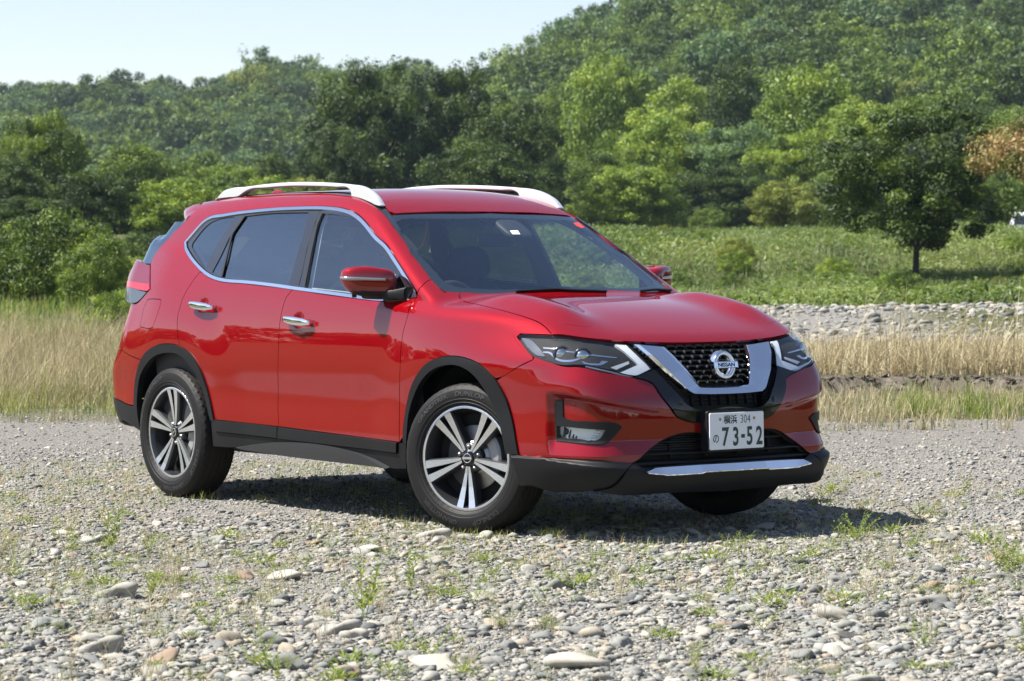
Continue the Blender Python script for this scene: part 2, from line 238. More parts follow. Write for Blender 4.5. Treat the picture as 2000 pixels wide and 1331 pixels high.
 'grille_back': [(2.093,0,0.935),(2.094,-0.25,0.93),(2.087,-0.442,0.924),(2.2,-0.386,0.803),(2.206,-0.516,0.761),(2.224,-0.447,0.745),(2.234,-0.422,0.73),(2.25,-0.406,0.694),(2.273,-0.355,0.623),(2.274,-0.306,0.573),(2.281,-0.269,0.559),(2.293,0,0.55)],
 'gloss': [(2.203,-0.513,0.767),(2.2,-0.392,0.802),(2.246,-0.332,0.724),(2.269,-0.287,0.672),(2.278,-0.26,0.639),(2.282,-0.235,0.624),(2.29,0,0.618),(2.293,0,0.559),(2.281,-0.269,0.563),(2.274,-0.306,0.578),(2.272,-0.354,0.628),(2.249,-0.405,0.699),(2.232,-0.421,0.733),(2.222,-0.446,0.749)],
 'intake': [(2.294,0,0.498),(2.291,-0.156,0.5),(2.279,-0.289,0.5),(2.263,-0.368,0.48),(2.257,-0.448,0.44),(2.252,-0.549,0.377),(2.254,-0.56,0.37),(2.266,-0.537,0.359),(2.291,-0.45,0.34),(2.299,0,0.34)],
 'clad_corner': [(1.724,-0.864,0.395),(1.778,-0.857,0.396),(1.963,-0.823,0.392),(2.199,-0.704,0.386),(2.252,-0.561,0.372),(2.266,-0.603,0.35),(2.259,-0.634,0.316),(2.221,-0.668,0.269),(2.143,-0.718,0.249),(2.068,-0.752,0.241),(1.922,-0.821,0.243),(1.857,-0.847,0.26),(1.781,-0.859,0.258),(1.766,-0.877,0.332)],
 'lip': [(2.253,-0.561,0.371),(2.268,-0.527,0.357),(2.29,-0.45,0.342),(2.296,0,0.342),(2.281,0,0.225),(2.265,-0.401,0.232),(2.196,-0.665,0.237),(2.142,-0.717,0.248),(2.221,-0.667,0.268),(2.259,-0.632,0.316),(2.266,-0.602,0.349)],
 'strip': [(2.281,-0.535,0.331),(2.279,-0.483,0.35),(2.291,-0.249,0.35),(2.295,0.024,0.347),(2.321,0.001,0.322),(2.318,-0.156,0.325),(2.316,-0.182,0.315),(2.292,-0.458,0.316),(2.29,-0.476,0.322)],
 'fog_bezel': [(1.969,-0.798,0.639),(1.971,-0.798,0.655),(1.979,-0.795,0.663),(2.013,-0.785,0.666),(2.011,-0.783,0.621),(2.013,-0.782,0.584),(2.027,-0.777,0.578),(2.145,-0.719,0.566),(2.213,-0.598,0.544),(2.215,-0.591,0.538),(2.194,-0.663,0.472),(2.182,-0.69,0.461),(2.164,-0.711,0.461),(2.062,-0.771,0.468),(1.975,-0.797,0.473),(1.97,-0.797,0.527)],
 'fog_lamp': [(1.979,-0.793,0.541),(2.106,-0.747,0.533),(2.19,-0.666,0.525),(2.166,-0.701,0.482),(2.155,-0.712,0.478),(2.079,-0.761,0.484),(1.982,-0.793,0.487)],
 'headlight': [(1.716,-0.818,0.955),(1.727,-0.81,0.964),(1.797,-0.794,0.963),(1.896,-0.759,0.961),(1.992,-0.692,0.948),(2.073,-0.535,0.925),(2.094,-0.469,0.916),(2.1,-0.461,0.913),(2.154,-0.434,0.861),(2.2,-0.393,0.803),(2.203,-0.514,0.767),(2.157,-0.659,0.795),(2.094,-0.74,0.819),(2.077,-0.754,0.821),(2.044,-0.777,0.821),(1.94,-0.815,0.844),(1.862,-0.834,0.865),(1.802,-0.833,0.896),(1.732,-0.822,0.94)],
 'hl_L': [(2.085,-0.532,0.917),(2.097,-0.473,0.913),(2.158,-0.443,0.855),(2.198,-0.406,0.804),(2.2,-0.514,0.772),(2.163,-0.637,0.794),(2.106,-0.728,0.818),(2.105,-0.725,0.823),(2.16,-0.634,0.802),(2.179,-0.575,0.79),(2.178,-0.466,0.824),(2.127,-0.506,0.882)],
 'hl_bar1': [(1.885,-0.804,0.905),(1.951,-0.783,0.901),(1.952,-0.785,0.896),(1.89,-0.806,0.9)],
 'hl_bar2': [(2.005,-0.762,0.89),(2.057,-0.722,0.884),(2.06,-0.725,0.879),(2.008,-0.764,0.885)],
 'hl_bar3': [(2.089,-0.689,0.875),(2.137,-0.565,0.859),(2.14,-0.569,0.855),(2.092,-0.692,0.869)],
 'hl_z1': [(1.895,-0.812,0.885),(1.931,-0.8,0.884),(1.982,-0.794,0.855),(2.049,-0.759,0.85),(2.074,-0.73,0.859),(2.076,-0.734,0.853),(2.057,-0.757,0.843),(1.98,-0.798,0.848),(1.927,-0.805,0.878),(1.9,-0.813,0.88)],
 'hl_z2': [(2.084,-0.732,0.844),(2.099,-0.72,0.837),(2.133,-0.667,0.831),(2.13,-0.649,0.844),(2.14,-0.619,0.841),(2.14,-0.659,0.825),(2.134,-0.674,0.824),(2.098,-0.727,0.831)],
 'hl_side': [(1.736,-0.818,0.947),(1.794,-0.81,0.939),(1.856,-0.812,0.908),(1.919,-0.815,0.862),(1.874,-0.829,0.867),(1.812,-0.83,0.898)],
 'hl_rear_light': [(2.157,-0.618,0.813),(2.16,-0.512,0.84),(2.168,-0.513,0.829),(2.169,-0.592,0.803)],
 'taillight_u': [(-1.823,-0.744,1.295),(-1.677,-0.83,1.16),(-1.709,-0.83,1.145),(-2.071,-0.746,1.163),(-2.136,-0.6,1.195),(-2.136,-0.55,1.29),(-2.098,-0.62,1.31)],
 'taillight_l': [(-1.71,-0.831,1.141),(-1.835,-0.826,1.08),(-2.005,-0.786,1.083),(-2.121,-0.62,1.1),(-2.136,-0.6,1.18)],
 'proj1': [(1.976,-0.778,0.89),(1.962,-0.767,0.916)],
 'proj2': [(2.066,-0.707,0.887),(2.046,-0.691,0.912)],
 'sensor': [(2.275,-0.298,0.643)],
 'sensor2': [(2.068,-0.765,0.642)],
 'rear_bumper': [(-1.668,-0.9,0.757),(-1.835,-0.883,0.782),(-1.98,-0.858,0.811),(-2.177,-0.7,0.8),(-2.232,-0.5,0.8),(-2.269,0,0.79),(-2.324,0,0.5),(-2.279,-0.6,0.52),(-2.158,-0.806,0.59),(-2.111,-0.823,0.53),(-2.021,-0.847,0.518),(-1.791,-0.878,0.496),(-1.772,-0.879,0.497),(-1.769,-0.879,0.6),(-1.706,-0.894,0.713)],
 'rear_clad': [(-1.772,-0.88,0.495),(-1.791,-0.878,0.494),(-2.021,-0.847,0.516),(-2.105,-0.825,0.527),(-2.242,-0.7,0.51),(-2.275,-0.6,0.505),(-2.321,0,0.49),(-2.227,0,0.33),(-2.183,-0.6,0.34),(-1.927,-0.859,0.399),(-1.81,-0.873,0.377),(-1.705,-0.878,0.353)],
 'rear_glass': [(-1.605,-0.647,1.543),(-1.711,-0.667,1.473),(-1.8,-0.707,1.385),(-1.837,-0.725,1.331),(-1.829,-0.74,1.302),(-2.129,-0.55,1.3),(-2.205,-0.3,1.24),(-2.207,0,1.23),(-1.892,0,1.55),(-1.873,-0.3,1.55)],
 'tailgate': [(-2.194,0,1.215),(-2.193,-0.3,1.225),(-2.138,-0.56,1.285),(-2.14,-0.585,1.18),(-2.125,-0.61,1.11),(-2.105,-0.66,1.085),(-2.006,-0.788,1.077),(-1.997,-0.797,1.056),(-1.934,-0.84,0.965),(-1.922,-0.863,0.891),(-1.975,-0.859,0.813),(-2.167,-0.7,0.815),(-2.222,-0.5,0.815),(-2.258,0,0.805)],
 'spoiler_edge': [(-1.646,-0.498,1.653),(-1.55,-0.61,1.602),(-1.609,-0.645,1.546)],
 'rail_out': [(-1.469,-0.508,1.664),(-1.393,-0.508,1.709),(-1.301,-0.508,1.726),(-1.154,-0.508,1.731),(-0.936,-0.505,1.741),(-0.724,-0.501,1.745),(-0.488,-0.517,1.741),(-0.244,-0.54,1.73),(-0.073,-0.554,1.718),(0.074,-0.565,1.702),(0.17,-0.577,1.674),(0.242,-0.586,1.636),(0.283,-0.592,1.597),(0.266,-0.589,1.596),(0.17,-0.577,1.616),(0.074,-0.565,1.636),(-0.024,-0.556,1.649),(-0.04,-0.555,1.685),(-0.056,-0.554,1.692),(-0.187,-0.545,1.702),(-0.425,-0.523,1.713),(-0.724,-0.501,1.72),(-0.936,-0.505,1.716),(-1.109,-0.508,1.709),(-1.143,-0.508,1.701),(-1.217,-0.508,1.675),(-1.325,-0.508,1.67)],
 'wiper1': [(1.123,-0.375,1.153),(1.134,-0.218,1.159),(1.136,-0.131,1.162),(1.152,-0.035,1.156),(1.16,0.179,1.149)],
 'wiper2': [(1.12,0.438,1.149),(1.067,0.588,1.156),(1.035,0.72,1.15)],
 'handle_r': [(-1.116,-0.908,1.091),(-1.109,-0.915,1.068),(-1.075,-0.917,1.059),(-0.931,-0.918,1.046),(-0.872,-0.916,1.053),(-0.871,-0.912,1.074),(-0.947,-0.908,1.09),(-1.075,-0.905,1.101)],
 'handle_f': [(-0.149,-0.924,1.025),(-0.15,-0.928,0.998),(-0.121,-0.929,0.989),(0.018,-0.93,0.979),(0.089,-0.929,0.985),(0.097,-0.926,1.004),(0.035,-0.924,1.018),(-0.104,-0.922,1.032)],
 'sticker': [(0.595,-0.004,1.473),(0.591,0.051,1.475),(0.629,0.039,1.454),(0.629,-0.012,1.453)],
 'sticker_red': [(0.444,0.54,1.52),(0.423,0.594,1.523),(0.472,0.597,1.495),(0.491,0.561,1.491),(0.475,0.536,1.503)],
 'ditch': [(0.473,-0.654,1.482),(0.35,-0.628,1.551),(0.256,-0.616,1.591),(0.146,-0.602,1.624),(0.026,-0.587,1.649),(-0.083,-0.581,1.661),(-0.315,-0.563,1.676),(-0.8,-0.528,1.686),(-1,-0.527,1.683),(-1.25,-0.522,1.676),(-1.5,-0.51,1.663),(-1.62,-0.497,1.655),(-1.62,-0.458,1.66),(-1.5,-0.47,1.669),(-1.25,-0.482,1.682),(-1,-0.487,1.689),(-0.8,-0.488,1.691),(-0.315,-0.523,1.686),(-0.083,-0.541,1.674),(0.026,-0.551,1.662),(0.146,-0.572,1.636),(0.286,-0.58,1.592),(0.38,-0.6,1.544),(0.503,-0.63,1.472)],
 'roof': [(0.415,0,1.571),(0.412,-0.15,1.57),(0.4,-0.3,1.569),(0.385,-0.45,1.564),(0.365,-0.575,1.557),(0.33,-0.59,1.571),(0.286,-0.58,1.592),(0.146,-0.572,1.636),(0.026,-0.551,1.662),(-0.083,-0.541,1.674),(-0.315,-0.523,1.686),(-0.8,-0.488,1.691),(-1,-0.487,1.689),(-1.25,-0.482,1.682),(-1.5,-0.47,1.669),(-1.62,-0.458,1.66),(-1.74,-0.45,1.635),(-1.76,-0.2,1.648),(-1.76,0,1.652)],
}

def grad(p, h=.0012):
    g = np.stack([sdf(p+np.array(e)*h)-sdf(p-np.array(e)*h) for e in ((1, 0, 0), (0, 1, 0), (0, 0, 1))], -1)
    return g/np.maximum(np.linalg.norm(g, axis=-1, keepdims=True), 1e-9)
def project(o, d, off=0.0, t_in=None):
    """slide points o along direction d onto the body surface (offset off)"""
    t = np.zeros(len(o)) if t_in is None else t_in.copy()
    for _ in range(46):
        f = sdf(o+t[:, None]*d)-off
        t = t+f*.8
    h = 1e-4
    for _ in range(3):
        f = sdf(o+t[:, None]*d)-off; df = (sdf(o+(t+h)[:, None]*d)-off-f)/h
        df = np.where(np.abs(df) < .15, -.9, df); st = np.clip(-f/df, -.02, .02); t = t+st
    return o+t[:, None]*d
def resample(poly, res, sharp=35):
    """closed 2-D outline -> evenly spaced; smooth through soft corners, crisp at hard ones"""
    P = np.asarray(poly, float); n = len(P); out = []
    e = np.roll(P, -1, 0)-P; L = np.linalg.norm(e, axis=1)+1e-9; u = e/L[:, None]
    ang = np.degrees(np.arccos(np.clip((u*np.roll(u, 1, 0)).sum(1), -1, 1)))
    for i in range(n):
        p0, p1, p2, p3 = P[i-1], P[i], P[(i+1) % n], P[(i+2) % n]
        k = max(1, int(round(L[i]/res)))
        m1 = u[i] if ang[i] > sharp else (u[i]*L[i-1]+u[i-1]*L[i])/(L[i]+L[i-1])
        m2 = u[i] if ang[(i+1) % n] > sharp else (u[i]*L[(i+1) % n]+u[(i+1) % n]*L[i])/(L[i]+L[(i+1) % n])
        m1 = m1*L[i]; m2 = m2*L[i]
        for j in range(k):
            s = j/k
            out.append((2*s**3-3*s**2+1)*p1+(s**3-2*s**2+s)*m1+(-2*s**3+3*s**2)*p2+(s**3-s**2)*m2)
    return np.array(out)
def inside(pts, poly):
    x, y = pts[:, 0], pts[:, 1]; r = np.zeros(len(pts), bool); a = poly; b = np.roll(poly, -1, 0)
    for (x1, y1), (x2, y2) in zip(a, b):
        c = ((y1 > y) != (y2 > y)) & (x < (x2-x1)*(y-y1)/((y2-y1) if y2 != y1 else 1e-12)+x1); r ^= c
    return r
def dist_poly(pts, poly):
    d = np.full(len(pts), 1e9); a = poly; b = np.roll(poly, -1, 0)
    for p, q in zip(a, b):
        e = q-p; t = np.clip(((pts-p)@e)/(e@e+1e-12), 0, 1); d = np.minimum(d, np.linalg.norm(pts-p-t[:, None]*e, axis=1))
    return d
def inset(poly, g, keep=None):
    a = np.roll(poly, 1, 0); b = np.roll(poly, -1, 0); t = b-a; t /= np.linalg.norm(t, axis=1)[:, None]+1e-9
    area = .5*np.sum(poly[:, 0]*np.roll(poly[:, 1], -1)-np.roll(poly[:, 0], -1)*poly[:, 1])
    n = np.stack([-t[:, 1], t[:, 0]], 1)*(1 if area > 0 else -1)
    r = poly+n*g
    if keep is not None: r[keep] = poly[keep]
    return r
DIRS = {'side': (0, 1, -.18), 'low': (0, 1, 0), 'corner': (-.72, .69, 0), 'front': (-1, 0, 0), 'top': (0, 0, -1), 'hood': (-.38, .0, -.92),
        'fender': (-.25, .85, -.45), 'shield': (-.6, 0, -.8), 'rear': (1, 0, 0), 'rcorner': (.66, .75, 0), 'frame': (-.1, .9, -.42), 'arch': (-.05, 1, 0)}
def skin(mb, name, chart, off=0.0, gap=.0022, res=.02, lip=.014, holes=(), mid=False, mat=0, fn=None, pts=None, ores=None, sharp=35):
    """cut a panel out of the body surface: outline, optional holes, then a turned-in edge"""
    d = np.array(DIRS[chart], float); d /= np.linalg.norm(d)
    e1 = np.cross(d, [0, 0, 1.0]) if abs(d[2]) < .8 else np.array([0, 1.0, 0]); e1 /= np.linalg.norm(e1); e2 = np.cross(e1, d)
    P3 = np.array(OUT[name] if pts is None else pts, float)
    if mid:
        P3 = P3.copy(); P3[:, 1] = np.minimum(P3[:, 1], 0)
    tref = (P3@d).min()-.02
    flat = lambda q: np.stack([q@e1, q@e2], 1)
    orr = ores or res*.7
    loops = []; keeps = []
    for k, h in enumerate([P3]+[np.array(OUT[h] if isinstance(h, str) else h, float) for h in holes]):
        q = resample(flat(h), orr, sharp)
        c0 = flat(np.array([[0, 0, 0.]]))[0]
        keep = None
        if mid and k == 0:
            # points on the centre line stay put
            yy = q[:, 0]*e1[1]+q[:, 1]*e2[1]; keep = np.abs(yy-0) < .003
            q = q.copy()
        q = inset(q, gap if k == 0 else -gap, keep)
        loops.append(q); keeps.append(keep)
    allb = np.vstack(loops); lo, hi = loops[0].min(0), loops[0].max(0)
    gx, gy = np.meshgrid(np.arange(lo[0], hi[0], res), np.arange(lo[1], hi[1], res*.866)); gx = gx.copy(); gx[1::2] += res/2
    g = np.stack([gx.ravel(), gy.ravel()], 1)
    if len(g):
        ok = inside(g, loops[0])
        for h in loops[1:]: ok &= ~inside(g, h)
        g = g[ok]
        if len(g):
            for h in loops: g = g[dist_poly(g, h) > res*.45]
    V2 = np.vstack([allb, g]) if len(g) else allb
    edges = []; b = 0
    for h in loops: edges += [(b+i, b+(i+1) % len(h)) for i in range(len(h))]; b += len(h)
    r = delaunay_2d_cdt([Vector(p) for p in V2], edges, [], 0, 1e-6)
    v2 = np.array([tuple(p) for p in r[0]]); tri = np.array([t for t in r[2] if len(t) == 3])
    cen = v2[tri].mean(1); ok = inside(cen, loops[0])
    for h in loops[1:]: ok &= ~inside(cen, h)
    tri = tri[ok]
    o = v2[:, :1]*e1+v2[:, 1:]*e2+tref*d
    p = project(o, d, off)
    if fn is not None:
        n0 = grad(p); p = p+n0*fn(p)[:, None]
    n = grad(p)
    if mid:
        z = np.abs(p[:, 1]) < .003; p[z, 1] = 0; n[z, 1] = 0
    # orientation
    a, bb, c = p[tri[:, 0]], p[tri[:, 1]], p[tri[:, 2]]
    fl = (np.cross(bb-a, c-a)*n[tri[:, 0]]).sum(1) < 0; tri[fl] = tri[fl][:, ::-1]
    sets = [(p, tri, n)]
    if lip:
        cnt = {}
        for t in tri:
            for i in range(3):
                x, y = int(t[i]), int(t[(i+1) % 3]); cnt[(x, y)] = 1
        be = [(x, y) for (x, y) in cnt if (y, x) not in cnt]
        if mid: be = [(x, y) for x, y in be if not (p[x, 1] == 0 and p[y, 1] == 0)]
        lv = []; lf = []; ln = []
        for x, y in be:
            k = len(lv); tv = p[y]-p[x]; on = np.cross(tv, n[x]); on /= np.linalg.norm(on)+1e-9
            lv += [p[x], p[y], p[y]-n[y]*lip, p[x]-n[x]*lip]; ln += [on]*4; lf.append((k+1, k, k+3, k+2))
        if lv: sets.append((np.array(lv), np.array(lf), np.array(ln)))
    for (v, f, nn) in sets:
        mb.add(v.tolist(), [tuple(int(i) for i in q) for q in f], mat, nn.tolist())
        if mid: mb.add((v*[1, -1, 1]).tolist(), [tuple(int(i) for i in q[::-1]) for q in f], mat, (nn*[1, -1, 1]).tolist())
    return mb

# ------------------------------------------------------------------ car materials
RED = paint('red_paint', (.20, .0011, .004))
BLK = plain('black_plastic', (.007, .0073, .0082), .48, spec=.28, bump=(900, .25))
GBK = plain('gloss_black', (.006, .006, .007), .06)
TRIM = plain('pillar_black', (.018, .02, .024), .16, coat=.6)
DARK = plain('seam_black', (.004, .004, .004), .8)
CHR = plain('chrome', (.86, .87, .88), .04, 1.0)
RAILM = plain('satin_silver', (.78, .79, .80), .34, .55, coat=.3)
ALLOY = plain('machined_alloy', (.66, .67, .69), .27, .85, coat=.3)
ALLOYD = plain('dark_alloy', (.035, .037, .04), .3, .4, coat=.5)
RUB = plain('tyre_rubber', (.009, .0088, .0085), .6, spec=.25, noise=(9, .45), bump=(160, .15))
RUBT = plain('tyre_tread_dusty', (.021, .0195, .018), .8, spec=.15)
RUBL = plain('tyre_letters', (.027, .027, .028), .5)
STEEL = plain('brake_steel', (.42, .41, .40), .38, .9)
GLS_W = glass('windshield_glass', (.84, .90, .89), 1.7)
GLS_F = glass('front_door_glass', (.74, .83, .85), 2.2)
GLS_R = glass('privacy_glass', (.12, .13, .15), 2.8)
LENS = glass('clear_lens', (.97, .985, .99), .5, 1.45)
BUCKET = plain('lamp_bucket', (.03, .034, .04), .12, .6)
LGUIDE = plain('light_guide', (.78, .81, .84), .22, .25, coat=.6)
REDL = plain('red_lens', (.14, .008, .020), .1)
REDLB = plain('red_lens_bar', (.40, .012, .02), .12)
GRYL = plain('clear_tail_lens', (.045, .055, .065), .15, spec=.6)
ORG = plain('indicator_lens', (.32, .32, .33), .12, .6, coat=1)
WHT = plain('plate_white', (.78, .80, .82), .35)
GRN = plain('plate_green_ink', (.012, .045, .03), .45)
INKB = plain('black_ink', (.01, .01, .012), .4)
CLOTH = plain('seat_fabric', (.02, .021, .024), .85)
LIN = plain('cabin_lining', (.42, .41, .38), .85)
DASH = plain('dashboard_vinyl', (.025, .026, .028), .6)
GOLDM = plain('plate_screw', (.40, .22, .14), .4, .6)
STK = plain('sticker_white', (.75, .82, .85), .5); STKR = plain('sticker_red', (.6, .06, .05), .5)

suv = empty('suv'); tag(suv, 'red five door suv with silver roof rails parked on the gravel', 'car')
def both(name, fnc, mats, parents=None):
    """a part on the right flank and its mirror image on the left"""
    mb = MB(); fnc(mb); res = []
    for k in (0, 1):
        par = suv if parents is None else parents[k]
        res.append(mb.build(name, mats, par, mirror=bool(k)))
    return res
# body sheet metal
both('body_side', lambda m: skin(m, 'frame_out', 'frame', holes=['fuel_lid'], res=.022), RED)
both('fuel_lid', lambda m: skin(m, 'fuel_lid', 'side', res=.02, gap=.002), RED)
both('front_fender', lambda m: skin(m, 'fender', 'fender', res=.018), RED)
FD = both('front_door', lambda m: skin(m, 'door_front', 'side', res=.013), RED)
RD = both('rear_door', lambda m: skin(m, 'door_rear', 'side', res=.013), RED)
mb = MB(); skin(mb, 'hood', 'hood', mid=True, res=.018); hood_o = mb.build('hood', RED, suv)
mb = MB(); skin(mb, 'roof', 'top', mid=True, res=.025); mb.build('roof', RED, suv)
both('roof_ditch', lambda m: skin(m, 'ditch', 'top', off=-.006, res=.02, gap=0, lip=.01), TRIM)
mb = MB(); skin(mb, 'bumper', 'corner', mid=True, res=.0078, ores=.007, lip=.006, holes=['fog_lamp']); fbump = mb.build('front_bumper', RED, suv)
mb = MB(); skin(mb, 'rear_bumper', 'rcorner', mid=True, res=.02); rb = mb.build('rear_bumper', RED, suv)
mb = MB(); skin(mb, 'rear_clad', 'rcorner', mid=True, off=.004, res=.025); mb.build('rear_bumper_cladding', BLK, suv)
mb = MB(); skin(mb, 'tailgate', 'rcorner', mid=True, res=.03); tg = mb.build('tailgate', RED, suv)
mb = MB(); skin(mb, 'rear_glass', 'rcorner', mid=True, res=.03, off=-.002, lip=0, sharp=12); mb.build('glass', GLS_R, tg)
mb = MB(); skin(mb, 'rear_glass', 'rcorner', mid=True, res=.03, off=-.03, lip=0, gap=-.01, sharp=12); mb.build('glass_surround', TRIM, tg)
# dark structure behind every seam
mb = MB()
for nm, ch, md in (('frame_out', 'frame', 0), ('fender', 'fender', 0), ('door_front', 'side', 0), ('door_rear', 'side', 0), ('hood', 'hood', 1), ('roof', 'top', 1),
                   ('bumper', 'corner', 1), ('rear_bumper', 'rcorner', 1), ('tailgate', 'rear', 1), ('headlight', 'corner', 0), ('clad_corner', 'corner', 0)):
    if md: skin(mb, nm, ch, off=-.022, gap=-.004, res=.045, lip=0, mid=True, ores=.03)
    else:
        k = len(mb.v); kf = len(mb.f); skin(mb, nm, ch, off=-.022, gap=-.007, res=.045, lip=0, ores=.03)
        v = (np.array(mb.v[k:])*[1, -1, 1]).tolist(); f = [tuple(i-k for i in q[::-1]) for q in mb.f[kf:]]; n = (np.array(mb.n[k:])*[1, -1, 1]).tolist()
        mb.add(v, f, 0, n)
mb.build('inner_structure', DARK, suv)
def even_dlo():
    q = resample(np.array(OUT['dlo_out'])[:, [0, 2]], .02, 45)
    t = np.roll(q, -1, 0)-q; a = np.degrees(np.arctan2(t[:, 1], t[:, 0])); turn = np.abs((a-np.roll(a, 1)+180) % 360-180); fix = turn > 40
    for _ in range(5):
        s = .25*np.roll(q, 1, 0)+.5*q+.25*np.roll(q, -1, 0); s[fix] = q[fix]; q = s
    qi = inset(q, .0185); front = q[:, 0].argmax()
    lift = lambda p: project(np.stack([p[:, 0], np.full(len(p), -1.3), p[:, 1]], 1), np.array([0, 1.0, 0]))
    # the corner at the mirror is blunt inside
    keep = np.hypot(qi[:, 0]-q[front, 0], qi[:, 1]-q[front, 1]) > .045
    OUT['dlo_out'] = lift(q); OUT['dlo_in'] = lift(qi[keep])
even_dlo()
# daylight opening: chrome frame, black trim, panes
both('window_chrome', lambda m: skin(m, 'dlo_out', 'side', off=.004, gap=.0012, res=.03, ores=.012, lip=.012, holes=['dlo_in']), CHR)
both('window_pillar_trim', lambda m: skin(m, 'dlo_in', 'side', off=-.004, gap=.0005, res=.03, ores=.012, lip=.02, holes=['glass_front', 'glass_rear', 'glass_fixed', 'glass_quarter']), TRIM)
both('window', lambda m: skin(m, 'glass_front', 'side', off=-.010, gap=-.001, res=.04, lip=0), GLS_F, FD)
both('window', lambda m: (skin(m, 'glass_rear', 'side', off=-.010, gap=-.001, res=.04, lip=0), skin(m, 'glass_fixed', 'side', off=-.008, gap=-.001, res=.04, lip=0)), GLS_R, RD)
both('quarter_window', lambda m: skin(m, 'glass_quarter', 'side', off=-.008, gap=-.001, res=.04, lip=0), GLS_R)
def strip3(mb, pts, w, t, mat=0):
    """a raised bar of width w and thickness t along 3-D points lying on the body"""
    P = np.array(pts, float); n = grad(P); tg_ = np.gradient(P, axis=0); tg_ /= np.linalg.norm(tg_, axis=1)[:, None]; s = np.cross(n, tg_)
    v = []; f = []
    for p, nn, ss in zip(P, n, s):
        v += [p-ss*w/2, p-ss*w/2+nn*t, p+ss*w/2+nn*t, p+ss*w/2]
    for i in range(len(P)-1):
        a = 4*i; b = a+4
        for j in range(3): f.append((a+j, b+j, b+j+1, a+j+1))
    f += [(0, 1, 2, 3), tuple(4*(len(P)-1)+k for k in (3, 2, 1, 0))]
    mb.add(v, f, mat, smooth=False)
# pillar split lines: the door gap between the two black pillar trims, and rubber run channels
def on_side(px):
    a = np.array(px, float); o = np.stack([a[:, 0], np.full(len(a), -1.2), a[:, 1]], 1); return project(o, np.array([0, 1.0, 0]), -.0036)
g0 = np.array(OUT['glass_front'])[[0, -1, -2, -3]]
both('window_rubber', lambda m: strip3(m, on_side(g0[:, [0, 2]]-[.012, 0]), .010, .004), DARK, FD)
both('window_rubber', lambda m: strip3(m, on_side(np.array(OUT['glass_rear'])[[7, 8, 9, 0]][:, [0, 2]]), .012, .004), DARK, RD)
both('door_gap', lambda m: strip3(m, on_side([(-.175, 1.585), (-.172, 1.52), (-.156, 1.38), (-.128, 1.24), (-.118, 1.165)]), .005, .0012), DARK)

# windscreen with its dark printed border
mb = MB(); skin(mb, 'windshield', 'shield', mid=True, off=-.004, res=.04, lip=0, gap=.001); mb.build('windshield', GLS_W, suv)
ws = bpy.data.objects['windshield']
mb = MB(); skin(mb, 'windshield', 'shield', mid=True, off=-.007, res=.03, lip=0, gap=.0015)
# border = glass outline minus clear area, built as a ring per half
mb = MB()
half = np.array(OUT['windshield'], float); clear = np.array(OUT['ws_clear'], float)
ring = np.vstack([half[:-1], [[1.205, 0, 1.11]], [[1.106, 0, 1.177]], clear[::-1][0:], ])
skin(mb, None, 'shield', mid=True, off=-.0065, res=.03, lip=0, gap=0.0005, pts=ring)
mb.build('windshield_border', plain('frit_black', (.012, .014, .016), .35), ws)
both('windshield_moulding', lambda m: strip3(m, np.array(OUT['windshield'])[4:12], .007, .005), TRIM)
def text_mesh(body, size, extrude=0.0, sx=1.0, bold=0.0):
    cu = bpy.data.curves.new('lettering', 'FONT'); cu.body = body; cu.size = size; cu.align_x = 'CENTER'; cu.align_y = 'CENTER'; cu.extrude = extrude; cu.offset = bold; cu.resolution_u = 4
    ob = bpy.data.objects.new('lettering', cu); COL.objects.link(ob)
    dg = bpy.context.evaluated_depsgraph_get(); me = bpy.data.meshes.new_from_object(ob.evaluated_get(dg))
    v = np.array([tuple(p.co) for p in me.vertices])*[sx, 1, 1]; f = [tuple(p.vertices) for p in me.polygons]
    bpy.data.objects.remove(ob); bpy.data.curves.remove(cu); bpy.data.meshes.remove(me)
    return v, f
def put(v, origin, ax, ay, az):
    return np.array(origin)+v[:, :1]*np.array(ax)+v[:, 1:2]*np.array(ay)+v[:, 2:]*np.array(az)
mb = MB(); skin(mb, 'sticker', 'shield', off=-.003, res=.03, lip=0, gap=0)
sp = np.array(OUT['sticker']).mean(0); nn = grad(sp[None])[0]; ax = np.array([0, 1., 0]); ay = np.cross(nn, ax)
v, f = text_mesh('6', .030); mb.add(put(v, sp+nn*.0, ax, ay, nn), f, 1, smooth=False)
mb.build('inspection_sticker', [STK, plain('sticker_blue', (.1, .2, .35), .5)], ws)
mb = MB(); skin(mb, 'sticker_red', 'shield', off=-.003, res=.03, lip=0, gap=0); mb.build('red_sticker', STKR, ws)
for nm in ('wiper1', 'wiper2'):
    mb = MB(); P = np.array(OUT[nm]); strip3(mb, P+grad(P)*.006, .009, .007); strip3(mb, P+grad(P)*.0, .004, .006)
    mb.build('wiper', BLK, suv)

# cladding
both('wheel_arch_trim', lambda m: skin(m, 'arch_trim_f', 'arch', off=.010, gap=.001, res=.014, lip=.035), BLK)
both('wheel_arch_trim', lambda m: skin(m, 'arch_trim_r', 'arch', off=.010, gap=.001, res=.014, lip=.035), BLK)
both('door_cladding', lambda m: skin(m, 'door_trim_f', 'low', off=.008, gap=.0015, res=.02, lip=.03, fn=lambda p: .010*sst(.46, .40, p[:, 2])), BLK, FD)
both('door_cladding', lambda m: skin(m, 'door_trim_r', 'low', off=.008, gap=.0015, res=.02, lip=.03, fn=lambda p: .010*sst(.46, .40, p[:, 2])), BLK, RD)
both('sill_cladding', lambda m: skin(m, 'sill', 'low', off=.006, gap=.001, res=.02, lip=.06), BLK)
both('sill_step', lambda m: skin(m, 'sill_lower', 'low', off=.022, gap=.001, res=.02, lip=.03, fn=lambda p: .016*sst(.35, .30, p[:, 2])), plain('grey_plastic', (.024, .026, .028), .4))
